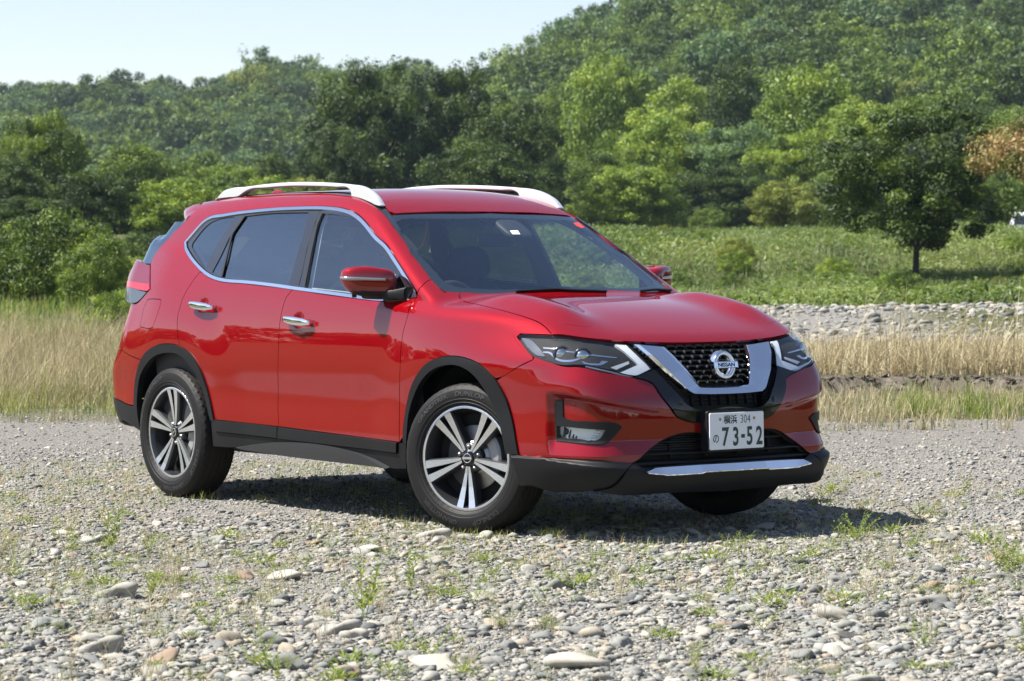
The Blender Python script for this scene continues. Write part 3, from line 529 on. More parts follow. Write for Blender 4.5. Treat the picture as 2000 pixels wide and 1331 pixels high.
both('bumper_cladding', lambda m: skin(m, 'clad_corner', 'corner', off=.006, gap=.0005, res=.0065, ores=.006, lip=.03), BLK, (fbump, fbump))
mb = MB(); skin(mb, 'lip', 'front', mid=True, off=.004, gap=.001, res=.016, lip=.04, fn=lambda p: .012*sst(.34, .315, p[:, 2])); mb.build('lower_lip', BLK, fbump)
def strip_bar(mb):
    ys = np.array([0, .10, .195, .215, .30, .418, .436, .47, .518]); top = np.array([.352, .352, .352, .352, .351, .349, .3485, .347, .330])
    bot = np.array([.317, .317, .317, .3115, .311, .3105, .315, .318, .324]); yy = np.concatenate([-ys[::-1], ys[1:]]); tt = np.concatenate([top[::-1], top[1:]]); bb_ = np.concatenate([bot[::-1], bot[1:]])
    ref = np.full(len(yy), .316); x0 = 2.334-.13*yy**2-.14*yy**6; v = []; f = []
    for x, y, t, b in zip(x0, yy, tt, bb_): v += [(x-.04, y, t+.004), (x+.004, y, t+.001), (x+.018, y, b+.004), (x+.017, y, b), (x-.01, y, b-.003)]
    for i in range(len(yy)-1):
        for k in range(4): f.append((5*i+k, 5*i+k+1, 5*i+k+6, 5*i+k+5))
    mb.add(v, f, 0, smooth=False)

# ---- grille
mb = MB(); skin(mb, 'grille_back', 'front', mid=True, off=-.062, gap=-.02, res=.03, lip=0, ores=.03)
grille = mb.build('grille', plain('grille_black', (.006, .006, .007), .6), suv)
mb = MB(); skin(mb, 'gloss', 'front', mid=True, off=.006, gap=.001, res=.012, lip=.05); gl_o = mb.build('gloss_surround', GBK, grille)
def front_x(y, z, off=0.0):
    y = np.asarray(y, float); z = np.asarray(z, float)
    return project(np.stack([np.full(y.shape, 2.45), y, z], 1), np.array([-1.0, 0, 0]), off)[:, 0]
mb = MB(); strip_bar(mb); mb.build('chrome_strip', CHR, fbump)
def bars(mb, segs, w, t, off, mat=0):
    """straight bars (yz end points) lying in the curved face of the grille"""
    for (y0, z0), (y1, z1) in segs:
        k = max(2, int(abs(y1-y0)/.05)+2)
        ys = np.linspace(y0, y1, k); zs = np.linspace(z0, z1, k); xs = front_x(ys, zs, off)
        d = np.array([y1-y0, z1-z0]); d /= np.linalg.norm(d)+1e-9; n = np.array([-d[1], d[0]])*w/2
        v = []; f = []
        for x, y, z in zip(xs, ys, zs):
            v += [(x-t, y-n[0], z-n[1]), (x, y-n[0]*.6, z-n[1]*.6), (x, y+n[0]*.6, z+n[1]*.6), (x-t, y+n[0], z+n[1])]
        for i in range(k-1):
            a = 4*i; b = a+4
            f += [(a+j, a+j+1, b+j+1, b+j) for j in range(3)]
        mb.add(v, f, mat, smooth=False)
# honeycomb of flattened hexagons inside the chrome V
mb = MB(); segs = []
rows = np.arange(.735, .925, .0235)
for i, z in enumerate(rows):
    hw = .15+(z-.70)*.56
    step = .058; o = 0 if i % 2 else step/2
    ys = np.arange(-.32+o, .33, step)
    for y in ys:
        if abs(y) < hw-.005:
            a, b = y-step*.5, y+step*.5
            segs += [((y-step*.32, z+.006), (y+step*.32, z+.006))]
            segs += [((y+step*.32, z+.006), (y+step*.5, z-.006))]; segs += [((y-step*.32, z+.006), (y-step*.5, z-.006))]
bars(mb, segs, .0105, .03, -.018); mb.build('mesh', plain('mesh_black', (.014, .014, .015), .3, coat=.4), grille)
# ribbed vents either side of the chrome and slots below it
mb = MB()
for s in (-1, 1):
    segs = []
    for t in np.linspace(.03, .97, 19):
        y = .408+(.243-.408)*t; z = .905+(.645-.905)*t
        segs.append(((s*(y-.012), z-.006), (s*(y+.045-.012*t), z+.004)))
    bars(mb, segs, .008, .02, -.012)
    bars(mb, [((s*.455, .905), (s*.395, .80)), ((s*.395, .80), (s*.29, .67)), ((s*.29, .67), (s*.245, .632))], .006, .025, -.004)
segs = [((y, .625), (y, .675)) for y in np.linspace(-.20, .20, 8)]
bars(mb, segs, .007, .02, -.018); bars(mb, [((-.21, .635), (.21, .635)), ((-.21, .652), (.21, .652))], .004, .02, -.03)
mb.build('vent_slats', BLK, grille)
# chrome V: swept profile with a crest
mb = MB()
outer = np.array([(-.428, .917), (-.395, .868), (-.33, .782), (-.262, .706), (-.246, .694), (-.222, .682), (-.12, .677), (0, .676)])
inner = np.array([(-.264, .902), (-.245, .868), (-.205, .80), (-.166, .733), (-.160, .722), (-.150, .716), (-.08, .713), (0, .712)])
prof = [(-.02, -.040), (0, .004), (.10, .022), (.45, .017), (.86, .010), (1, .0), (1.02, -.04)]
rowsv = []
for t, off in prof:
    yz = outer+(inner-outer)*t; x = front_x(yz[:, 0], yz[:, 1], 0.0)+off
    rowsv.append(np.stack([x, yz[:, 0], yz[:, 1]], 1))
Vv = np.array(rowsv); A, Bn = Vv.shape[:2]
for s in (1, -1):
    v = (Vv.reshape(-1, 3)*[1, s, 1]).tolist(); f = []
    for i in range(A-1):
        for j in range(Bn-1):
            q = (i*Bn+j, i*Bn+j+1, (i+1)*Bn+j+1, (i+1)*Bn+j); f.append(q if s == 1 else q[::-1])
    f.append(tuple(i*Bn for i in range(A)) if s == 1 else tuple(i*Bn for i in range(A))[::-1])
    mb.add(v, f, 0, smooth=False)
mb.build('chrome_v', CHR, grille)
# emblem: ring, bar and name
mb = MB(); ex = 2.262; ez = .816; N = 64
prof = [(.066, -.030), (.066, .0), (.063, .004), (.055, .007), (.047, .003), (.047, -.030)]
v = []; f = []
for i in range(N):
    a = 2*math.pi*i/N
    for r, w in prof: v.append((ex+w-.20*(r*math.sin(a)), r*math.cos(a), ez+r*math.sin(a)))
K = len(prof)
for i in range(N):
    for j in range(K-1): f.append((i*K+j, ((i+1) % N)*K+j, ((i+1) % N)*K+j+1, i*K+j+1))
mb.add(v, f, 0)
bw, bh = .076, .0155
v = [(ex+x-.20*z, y, ez+z) for x, y, z in ((-.01, -bw, -bh), (-.01, bw, -bh), (-.01, bw, bh), (-.01, -bw, bh), (.010, -bw, -bh), (.010, bw, -bh), (.010, bw, bh), (.010, -bw, bh), (.013, -bw+.004, -bh+.003), (.013, bw-.004, -bh+.003), (.013, bw-.004, bh-.003), (.013, -bw+.004, bh-.003))]
f = [(0, 1, 5, 4), (1, 2, 6, 5), (2, 3, 7, 6), (3, 0, 4, 7), (4, 5, 9, 8), (5, 6, 10, 9), (6, 7, 11, 10), (7, 4, 8, 11), (8, 9, 10, 11)]
mb.add(v, f, 0, smooth=False)
tv, tf = text_mesh('NISSAN', .026, .0005, 1.22, .0006); mb.add(put(tv, (ex+.0138, 0, ez-.0005), (0, 1, 0), (-.20, 0, 1), (1, 0, .0)), tf, 1, smooth=False)
mb.build('emblem', [CHR, INKB], grille)
both('parking_sensor', lambda m: disc(m, OUT['sensor'][0], .014, .008), GBK, (fbump, fbump)) if False else None
def disc(mb, c, r, t, mat=0, ring=None):
    c = np.array(c, float); n = grad(c[None])[0]; a = np.cross(n, [0, 0, 1.]); a /= np.linalg.norm(a); b = np.cross(n, a); N = 20
    v = [c-n*.004+r*(math.cos(2*math.pi*i/N)*a+math.sin(2*math.pi*i/N)*b) for i in range(N)]+[c+n*t+r*.85*(math.cos(2*math.pi*i/N)*a+math.sin(2*math.pi*i/N)*b) for i in range(N)]+[c+n*t]
    f = [(i, (i+1) % N, N+(i+1) % N, N+i) for i in range(N)]+[(N+i, N+(i+1) % N, 2*N) for i in range(N)]
    mb.add(v, f, mat)
both('parking_sensor', lambda m: (disc(m, np.array(OUT['sensor'][0]), .015, .010), disc(m, np.array(OUT['sensor'][0]), .008, .012)), GBK, (fbump, fbump))
both('parking_sensor', lambda m: disc(m, OUT['sensor2'][0], .013, .0005), RED, (fbump, fbump))
# lower intake
mb = MB(); skin(mb, 'intake', 'front', mid=True, off=-.075, gap=-.015, res=.03, lip=0, ores=.03)
bars(mb, [((-.50, .462), (.50, .462))], .012, .03, -.02, 1); bars(mb, [((-.55, .408), (.55, .408))], .014, .03, -.012, 1)
bars(mb, [((y, .385), (y, .50)) for y in (-.31, -.10, .10, .31)], .012, .02, -.045, 1)
bars(mb, [((-.42, z), (.10, z)) for z in np.arange(.425, .50, .011)], .005, .006, -.06, 2)
bars(mb, [((-.56, .362), (.56, .362))], .03, .03, -.02, 1)
mb.build('lower_intake', [DARK, BLK, plain('radiator_fin', (.10, .10, .095), .5, .5)], fbump)
# fog lamps
both('fog_lamp_bezel', lambda m: skin(m, 'fog_bezel', 'corner', off=.007, gap=.0005, res=.012, lip=.03, holes=['fog_lamp']), BLK, (fbump, fbump))
def fog(m):
    skin(m, 'fog_lamp', 'corner', off=-.022, gap=-.004, res=.012, lip=0, mat=0)
    P = np.array(OUT['fog_lamp'])
    c = P[0]*.80+P[4]*.2; cn = P.mean(0); n = grad(cn[None])[0]
    for t in (.16, .30, .40, .48):
        a = P[0]*(1-t)+P[2]*t; b = P[6]*(1-t)+P[4]*t; q = np.linspace(a+(b-a)*.05, b-(b-a)*.05, 6)
        strip3(m, q-n*.02, .008, .014, 1)
    q = P[0]*.42+P[6]*.42+P[2]*.16; disc(m, q-grad(q[None])[0]*.014, .017, .006, 1)
    a = P[1]*.40+P[2]*.60; b = P[5]*.40+P[4]*.60
    for t in (.2, .45, .7):
        s0 = a*(1-t)+b*t; s1 = (P[2]*.9+P[1]*.1)*(1-t)+(P[4]*.9+P[5]*.1)*t; strip3(m, np.linspace(s0, s1, 4)-n*.014, .010, .006, 2)
both('fog_lamp', fog, [plain('fog_reflector', (.85, .87, .88), .25, .35), BUCKET, LGUIDE], (fbump, fbump))
both('fog_lamp_lens', lambda m: skin(m, 'fog_lamp', 'corner', off=.0, gap=-.002, res=.02, lip=0), LENS, (fbump, fbump))

# ---- headlights
HB = both('headlight', lambda m: skin(m, 'headlight', 'corner', off=-.055, gap=-.012, res=.016, lip=-.05, ores=.012), BUCKET)
both('lens', lambda m: skin(m, 'headlight', 'corner', off=-.001, gap=.001, res=.016, lip=.01), LENS, HB)
both('light_guide', lambda m: skin(m, 'hl_L', 'corner', off=-.012, gap=0, res=.012, lip=.03), LGUIDE, HB)
def drl(m):
    for nm in ('hl_bar1', 'hl_bar2', 'hl_bar3', 'hl_z1', 'hl_z2'): skin(m, nm, 'corner', off=-.022, gap=-.0005, res=.01, lip=.02)
both('chrome_bezel', drl, CHR, HB)
both('side_reflector', lambda m: skin(m, 'hl_side', 'corner', off=-.018, gap=0, res=.012, lip=.02), plain('reflector', (.25, .26, .27), .12, .8), HB)
both('indicator_bar', lambda m: skin(m, 'hl_rear_light', 'corner', off=-.018, gap=0, res=.012, lip=.02), plain('clear_rod', (.55, .57, .6), .08, .3, coat=1), HB)
def ball(m, c, r, mat, squash=.7, seg=20):
    c = np.array(c); n = np.array([.85, -.5, .0]); n /= np.linalg.norm(n); a = np.cross(n, [0, 0, 1.]); a /= np.linalg.norm(a); b = np.cross(n, a)
    v = []; f = []
    for i in range(9):
        ph = math.pi/2*i/8
        for j in range(seg):
            th = 2*math.pi*j/seg; v.append(c+n*r*squash*math.sin(ph)+r*math.cos(ph)*(a*math.cos(th)+b*math.sin(th)))
    for i in range(8):
        for j in range(seg): f.append((i*seg+j, i*seg+(j+1) % seg, (i+1)*seg+(j+1) % seg, (i+1)*seg+j))
    m.add(v, f, mat)
def proj_lamp(m):
    for nm, r in (('proj1', .033), ('proj2', .035)):
        c = np.array(OUT[nm][0]); g = grad(c[None])[0]; c = c-g*.036
        ball(m, c, r, 0); n = np.array([.85, -.5, .0]); n /= np.linalg.norm(n); a = np.cross(n, [0, 0, 1.]); a /= np.linalg.norm(a); b = np.cross(n, a)
        v = []; f = []; N = 28
        for i in range(N):
            th = 2*math.pi*i/N; e = a*math.cos(th)+b*math.sin(th)
            v += [c+e*(r+.001), c+e*(r+.003)+n*.012, c+e*(r+.008)+n*.010, c+e*(r+.010)-n*.01]
        for i in range(N):
            for k in range(3): f.append((4*i+k, 4*((i+1) % N)+k, 4*((i+1) % N)+k+1, 4*i+k+1))
        m.add(v, f, 1)
both('projector', proj_lamp, [plain('projector_glass', (.55, .56, .52), .02, 1.0), plain('dark_ring', (.10, .10, .11), .15, .8)], HB)
def sparkle(m):
    P = np.array(OUT['hl_bar3']); q = np.array(OUT['hl_L'])
    c0 = np.array(OUT['hl_bar3'])[1]; lo = np.array(OUT['hl_rear_light'])[0]; up = q[0]*.75+q[10]*.25
    rr = random.Random(3)
    for i in range(60):
        u, w = rr.random(), rr.random(); a = up*(1-u)+lo*u; b = a+(c0-lo)*.0+(np.array(OUT['hl_z2'])[4]-lo)*.0+(q[11]-a)*.15*w
        p = a+(P[1]-P[0])*(w-.7)*.35; disc(m, p-grad(p[None])[0]*.03, .0055, .003)
both('reflector_facets', sparkle, CHR, HB)
# tail lamps
lamp_out = lambda p: .034*sst(-1.78, -2.08, p[:, 0])
TLU = both('tail_lamp', lambda m: (skin(m, 'taillight_u', 'rcorner', off=.003, gap=.002, res=.02, lip=.03, fn=lamp_out)), REDL)
both('lower_lens', lambda m: skin(m, 'taillight_l', 'rcorner', off=.004, gap=.002, res=.02, lip=.03, fn=lamp_out), GRYL, TLU)
tu = np.array(OUT['taillight_u'])
both('light_bar', lambda m: skin(m, None, 'rcorner', off=.0048, gap=0.004, res=.02, lip=.003, fn=lamp_out, pts=np.array([tu[1]*.76+tu[0]*.24, tu[1], tu[2], tu[3], tu[3]*.76+tu[6]*.24])), REDLB, TLU)

# ---- handles
def handle(nm):
    def fnc(m):
        P = np.array(OUT[nm]); xs = np.linspace(P[:, 0].min()+.004, P[:, 0].max()-.002, 15); N = 12; v = []; f = []
        z0 = np.array([P[0], P[1]]).mean(0)[2]; z1 = np.array([P[4], P[5]]).mean(0)[2]
        for i, x in enumerate(xs):
            t = i/14; zc = z0+(z1-z0)*t; yb = project(np.array([[x, -1.2, zc]]), np.array([0, 1., 0]))[0, 1]
            ybase = max(yb, project(np.array([[xs[0]-.03, -1.2, zc]]), np.array([0, 1., 0]))[0, 1]) if False else yb
            ybase = -.893-.012*sst(-1.1, -.2, x)
            bulge = .036*(math.sin(math.pi*min(1, max(0, .12+.80*t))))**.5
            hh = (.0165+.006*math.sin(math.pi*t))*(1-.35*max(0, (t-.8)/.2)) * (1 if t > .02 else .8)
            for j in range(N):
                a = 2*math.pi*j/N; cs, sn = math.cos(a), math.sin(a); e = .6
                v.append((x, ybase-bulge-.010*math.copysign(abs(cs)**e, cs), zc+hh*math.copysign(abs(sn)**e, sn)))
        for i in range(14):
            for j in range(N): f.append((i*N+j, i*N+(j+1) % N, (i+1)*N+(j+1) % N, (i+1)*N+j))
        f += [tuple(range(N))[::-1], tuple(14*N+j for j in range(N))]
        m.add(v, f, 0)
        for x in (xs[0]+.02, xs[-1]-.02):   # the two stand-offs that fix the bar to the door
            t = (x-xs[0])/(xs[-1]-xs[0]); zc = z0+(z1-z0)*t
            b = [(x+dx, yy, zc+dz) for yy in (-.86, -.925) for dx, dz in ((-.012, -.01), (.012, -.01), (.012, .01), (-.012, .01))]
            m.add(b, [(0, 1, 5, 4), (1, 2, 6, 5), (2, 3, 7, 6), (3, 0, 4, 7)], 0)
    return fnc
both('door_handle', handle('handle_r'), CHR, RD); both('door_handle', handle('handle_f'), CHR, FD)

# ---- mirrors
def mirror_shape(m):
    c = np.array([.645, -.935, 1.212]); A = np.array([-.5, -.866, 0])*.142; Bv = np.array([.866, -.5, 0])*.080; Cv = np.array([0, 0, .078])
    nu, nv = 40, 28; v = []; f = []; mt = []
    sp = lambda x, e: math.copysign(abs(x)**e, x)
    for i in range(nv+1):
        ph = -math.pi/2+math.pi*i/nv
        for j in range(nu):
            th = 2*math.pi*j/nu; ca, sa = sp(math.cos(th), .55), sp(math.sin(th), .72); cp, spz = sp(math.cos(ph), .34), sp(math.sin(ph), .64)
            zt = spz*(1.0-.10*max(0, -ca))
            b = max(sa*cp, -.42); k = 1-.28*max(0, -zt)*max(0, ca)
            taper = 1-.12*max(0, ca)**2
            v.append(c+A*ca*cp*k+Bv*b+Cv*(zt*taper+.10*ca*cp-.04))
    for i in range(nv):
        for j in range(nu):
            q = (i*nu+j, i*nu+(j+1) % nu, (i+1)*nu+(j+1) % nu, (i+1)*nu+j); f.append(q[::-1])
            zm = sum(v[k][2] for k in q)/4; mt.append(0 if zm > 1.163 else 1)
    k0 = len(m.v); m.add(v, f, 0); m.m[-len(f):] = mt
    # indicator blade across the front
    N = 22; vv = []; ff = []
    for i in range(N):
        t = i/(N-1); th = math.radians(-8+118*t); ca, sa = sp(math.cos(th), .55), sp(math.sin(th), .72)
        for dz, o in ((.0065*(1-.2*t), 1.0), (.0065*(1-.2*t), 1.018), (-.0065-.006*math.sin(math.pi*t)**2, 1.018), (-.0065-.006*math.sin(math.pi*t)**2, 1.0)):
            p = c+(A*ca+Bv*sa)*o*.995; p[2] = 1.224+.006*ca+dz; vv.append(p)
    for i in range(N-1):
        for k in range(3): ff.append((4*i+k, 4*i+k+1, 4*i+k+5, 4*i+k+4))
    m.add(vv, ff, 2)
    # arm to the door
    P = [(.64, -.93, 1.142, .05, .020), (.72, -.905, 1.142, .05, .022), (.80, -.872, 1.145, .045, .024), (.86, -.835, 1.150, .04, .034)]
    av = []; af = []
    for x, y, z, w, h in P:
        for k in range(10):
            a = 2*math.pi*k/10; av.append((x+w*.6*sp(math.cos(a), .6), y+w*.5*sp(math.cos(a), .6), z+h*sp(math.sin(a), .6)))
    for i in range(3):
        for k in range(10): af.append((i*10+k, i*10+(k+1) % 10, (i+1)*10+(k+1) % 10, (i+1)*10+k))
    m.add(av, af, 1)
    # camera nub under the housing
    bx = [(.615+.012*math.cos(a), -1.0+.012*math.sin(a), z) for z in (1.165, 1.130) for a in np.linspace(0, 2*math.pi, 12, endpoint=False)]
    m.add(bx, [(i, (i+1) % 12, 12+(i+1) % 12, 12+i) for i in range(12)]+[tuple(range(12, 24))], 1)
MIR = both('side_mirror', mirror_shape, [RED, BLK, ORG])
def mglass(m):
    c = np.array([.645, -.935, 1.212]); A = np.array([-.5, -.866, 0])*.115; b = np.array([.866, -.5, 0])*-.035
    v = [c+b+A*math.copysign(abs(math.cos(t))**.6, math.cos(t))+np.array([0, 0, .055])*math.copysign(abs(math.sin(t))**.6, math.sin(t)) for t in np.linspace(0, 2*math.pi, 28, endpoint=False)]
    m.add(v, [tuple(range(28))], 0, smooth=False)
both('mirror_glass', mglass, CHR, MIR)

# ---- roof rails
def rail(m):
    P = np.array(OUT['rail_out']); flat2 = P[:, [0, 2]]
    q = resample(flat2, .012, 50); b = [Vector(p) for p in q]; n = len(q)
    r = delaunay_2d_cdt(b, [(i, (i+1) % n) for i in range(n)], [], 0, 1e-6); v2 = np.array([tuple(p) for p in r[0]]); tri = np.array([t for t in r[2] if len(t) == 3])
    tri = tri[inside(v2[tri].mean(1), q)]
    o = np.argsort(P[:, 0]); yc = lambda x: np.interp(x, [-1.5, -1.0, -.72, -.2, 0, .29], [-.508, -.508, -.503, -.543, -.56, -.592])
    qi = inset(q, .007)
    # rounded section: outer face ring inset, side walls at full size
    rings = [(-.012, qi), (-.003, q), (.026, q), (.034, qi)]
    vs = []
    for dy, rr in rings: vs.append(np.stack([rr[:, 0], yc(rr[:, 0])-.012+dy, rr[:, 1]], 1))
    V = np.vstack(vs).tolist(); f = []
    for k in range(3):
        for i in range(n): f.append((k*n+i, k*n+(i+1) % n, (k+1)*n+(i+1) % n, (k+1)*n+i))
    m.add(V, f, 0)
    for k, sgn in ((0, 1), (3, -1)):
        rr = delaunay_2d_cdt([Vector(p) for p in qi], [(i, (i+1) % n) for i in range(n)], [], 0, 1e-6); w2 = np.array([tuple(p) for p in rr[0]]); tt = np.array([t for t in rr[2] if len(t) == 3]); tt = tt[inside(w2[tt].mean(1), qi)]
        vv = np.stack([w2[:, 0], yc(w2[:, 0])-.012+rings[k][0], w2[:, 1]], 1); a, bb, c = vv[tt[:, 0]], vv[tt[:, 1]], vv[tt[:, 2]]
        fl = np.cross(bb-a, c-a)[:, 1]*(-sgn) < 0; tt[fl] = tt[fl][:, ::-1]
        m.add(vv.tolist(), [tuple(int(i) for i in t) for t in tt], 0)
both('roof_rail', rail, RAILM)
# spoiler and aerial fin
mb = MB(); v = []; f = []
SK = [0, .45, .545, .60, .628]
SS = np.array([[(-1.72, 1.666), (-1.85, 1.655), (-1.96, 1.634), (-1.985, 1.616), (-1.965, 1.59), (-1.80, 1.545)], [(-1.66, 1.660), (-1.77, 1.650), (-1.86, 1.632), (-1.885, 1.614), (-1.87, 1.585), (-1.74, 1.535)],
    [(-1.60, 1.646), (-1.69, 1.637), (-1.765, 1.620), (-1.785, 1.603), (-1.775, 1.572), (-1.68, 1.525)], [(-1.54, 1.612), (-1.60, 1.604), (-1.66, 1.590), (-1.69, 1.570), (-1.68, 1.548), (-1.62, 1.520)],
    [(-1.555, 1.58), (-1.585, 1.575), (-1.61, 1.565), (-1.63, 1.550), (-1.625, 1.54), (-1.60, 1.528)]])
secs = np.concatenate([-np.array(SK[::-1]), [-.3, .3], SK[1:]]); secs = np.unique(np.concatenate([secs, np.linspace(-.6, .6, 17)]))
K = 6
for y in secs:
    for k in range(K): v.append((np.interp(abs(y), SK, SS[:, k, 0]), y, np.interp(abs(y), SK, SS[:, k, 1])))
for i in range(len(secs)-1):
    for j in range(K-1): f.append((i*K+j, (i+1)*K+j, (i+1)*K+j+1, i*K+j+1)[::-1])
f += [tuple(range(K)), tuple((len(secs)-1)*K+j for j in range(K))[::-1]]
mb.add(v, f, 0); mb.build('spoiler', RED, suv)
mb = MB(); v = []; f = []
for i in range(9):
    t = i/8; x = -1.50-.20*t; h = .005+.058*math.sin(math.pi*.5*min(1, t*1.25))*(1-max(0, (t-.85)/.15)*.4); w = .012+.022*t
    for a in np.linspace(0, math.pi, 9): v.append((x, w*math.cos(a), rz(x)-.004+h*math.sin(a)**.8))
for i in range(8):
    for j in range(8): f.append((i*9+j, i*9+j+1, (i+1)*9+j+1, (i+1)*9+j))
f.append(tuple(8*9+j for j in range(9)))
mb.add(v, f, 0); mb.build('aerial_fin', RED, suv)

# ---- licence plate
px_, pz_, tl_ = 2.350, .507, -.02
def plate_pt(v, off): return put(v, (px_+off, 0, pz_), (0, 1, 0), (tl_, 0, 1), (1, 0, 0))
def rrect(w, h, r, n=6):
    o = []
    for cx, cy, a0 in ((w-r, h-r, 0), (-w+r, h-r, 90), (-w+r, -h+r, 180), (w-r, -h+r, 270)):
        o += [(cx+r*math.cos(math.radians(a0+90*i/n)), cy+r*math.sin(math.radians(a0+90*i/n))) for i in range(n+1)]
    return o
def slab(mb, w, h, r, x0, x1, mat, bev=.003):
    o = np.array(rrect(w, h, r)); oi = np.array(rrect(w-bev, h-bev, max(.001, r-bev))); n = len(o)
    V = np.vstack([plate_pt(np.c_[o, np.zeros(n)], x0), plate_pt(np.c_[o, np.zeros(n)], x1-bev*.5), plate_pt(np.c_[oi, np.zeros(n)], x1)])
    f = [(k*n+i, k*n+(i+1) % n, (k+1)*n+(i+1) % n, (k+1)*n+i) for k in (0, 1) for i in range(n)]+[tuple(2*n+i for i in range(n))]
    mb.add(V.tolist(), f, mat, smooth=False)
mb = MB(); slab(mb, .178, .096, .012, -.06, -.008, 0); plate = mb.build('licence_plate', BLK, suv); plate.name = 'licence_plate'
mb = MB(); slab(mb, .171, .0865, .008, -.010, .0, 0)
for y in (-.108, .108):
    vv = [(y+.0075*math.cos(a), .056+.0075*math.sin(a), 0) for a in np.linspace(0, 2*math.pi, 16, endpoint=False)]
    mb.add(plate_pt(np.array(vv), .0015).tolist(), [tuple(range(16))], 2, smooth=False)
def txt(s, size, x, y, sx, bold=0.0):
    v, f = text_mesh(s, size, 0, sx, bold); v = v.copy()
    cx = (v[:, 0].min()+v[:, 0].max())/2; cy = (v[:, 1].min()+v[:, 1].max())/2
    v[:, 0] += x-cx; v[:, 1] += y-cy; mb.add(plate_pt(v, .0012).tolist(), f, 1, smooth=False)
txt('横浜', .043, -.043, .054, 1.0, .0008); txt('304', .056, .053, .054, .80, -.0006)
txt('の', .050, -.135, -.035, .85, .0006)
txt('7', .120, -.074, -.027, .74, .0028); txt('3', .120, -.010, -.027, .70, .0028); txt('-', .10, .036, -.027, .72, .004); txt('5', .120, .078, -.027, .70, .0028); txt('2', .120, .140, -.027, .70, .0028)
mb.build('number_panel', [WHT, GRN, GOLDM], plate)

# ---- wheels
TR, RR = .362, .2535
def tyre_mesh():
    half = [(.2525, -.094), (.258, -.103), (.272, -.110), (.292, -.1145), (.312, -.1145), (.330, -.111), (.3345, -.1100), (.337, -.1068), (.346, -.103), (.3555, -.095)]
    tread = [(-.088+.176*i/44) for i in range(45)]
    N = 300; v = []; f = []; mt = []
    prof = half+[(None, w) for w in tread]+[(r, -w) for r, w in half[::-1]]
    K = len(prof)
    for i in range(N):
        a = 2*math.pi*i/N; ca, sa = math.cos(a), math.sin(a)
        for r, w in prof:
            if r is None:
                r = TR-.9*max(0, abs(w)-.055)**1.6*.8
                g = min(abs(abs(w)-.019), abs(abs(w)-.056))
                if g < .0045: r -= .007
                elif abs(w) > .060:
                    if (i+int(w*180)) % 6 < 1.5: r -= .005
                elif (i+int(abs(w)*260)+(3 if w > 0 else 0)) % 6 < 1: r -= .004
            elif abs(w) in (.103, .095) and i % 6 < 2: r -= .0022
            v.append((r*ca, w, r*sa))
    for i in range(N):
        for j in range(K-1):
            f.append((i*K+j, i*K+j+1, ((i+1) % N)*K+j+1, ((i+1) % N)*K+j)); mt.append(1 if 10 <= j < K-11 else 0)
    m = MB(); m.add(v, f, 0); m.m = mt
    for s, a0, size in (('DUNLOP', 84, .034), ('DUNLOP', -66, .032), ('GRANDTREK', -118, .030), ('GRANDTREK', 128, .030)):
        tv, tf = text_mesh(s, size, .0012, 1.25, .001)
        tv = tv.copy(); R0 = .312; ang = math.radians(a0)-tv[:, 0]/R0; rr = R0+tv[:, 1]*.95
        w = np.interp(rr, [.292, .312, .330], [-.1145, -.1145, -.111])-.0006-np.maximum(tv[:, 2], 0)
        m.add(np.stack([rr*np.cos(ang), w, rr*np.sin(ang)], 1).tolist(), tf, 2, smooth=False)
    for rr_, ww in ((.270, -.1098), (.2865, -.1142)):   # fine moulded rings
        vv = []; n = 120
        for i in range(n):
            a = 2*math.pi*i/n
            for r_, w_ in ((rr_-.0012, ww+.0005), (rr_, ww-.0012), (rr_+.0012, ww+.0002)): vv.append((r_*math.cos(a), w_, r_*math.sin(a)))
        m.add(vv, [(3*i+k, 3*i+k+1, 3*((i+1) % n)+k+1, 3*((i+1) % n)+k) for i in range(n) for k in (0, 1)], 2)
    return m
def lathe(m, prof, N, mat, smooth=True):
    v = []; f = []; K = len(prof)
    for i in range(N):
        a = 2*math.pi*i/N
        for r, w in prof: v.append((r*math.cos(a), w, r*math.sin(a)))
    for i in range(N):
        for j in range(K-1): f.append((i*K+j, i*K+j+1, ((i+1) % N)*K+j+1, ((i+1) % N)*K+j))
    m.add(v, f, mat, smooth=smooth)
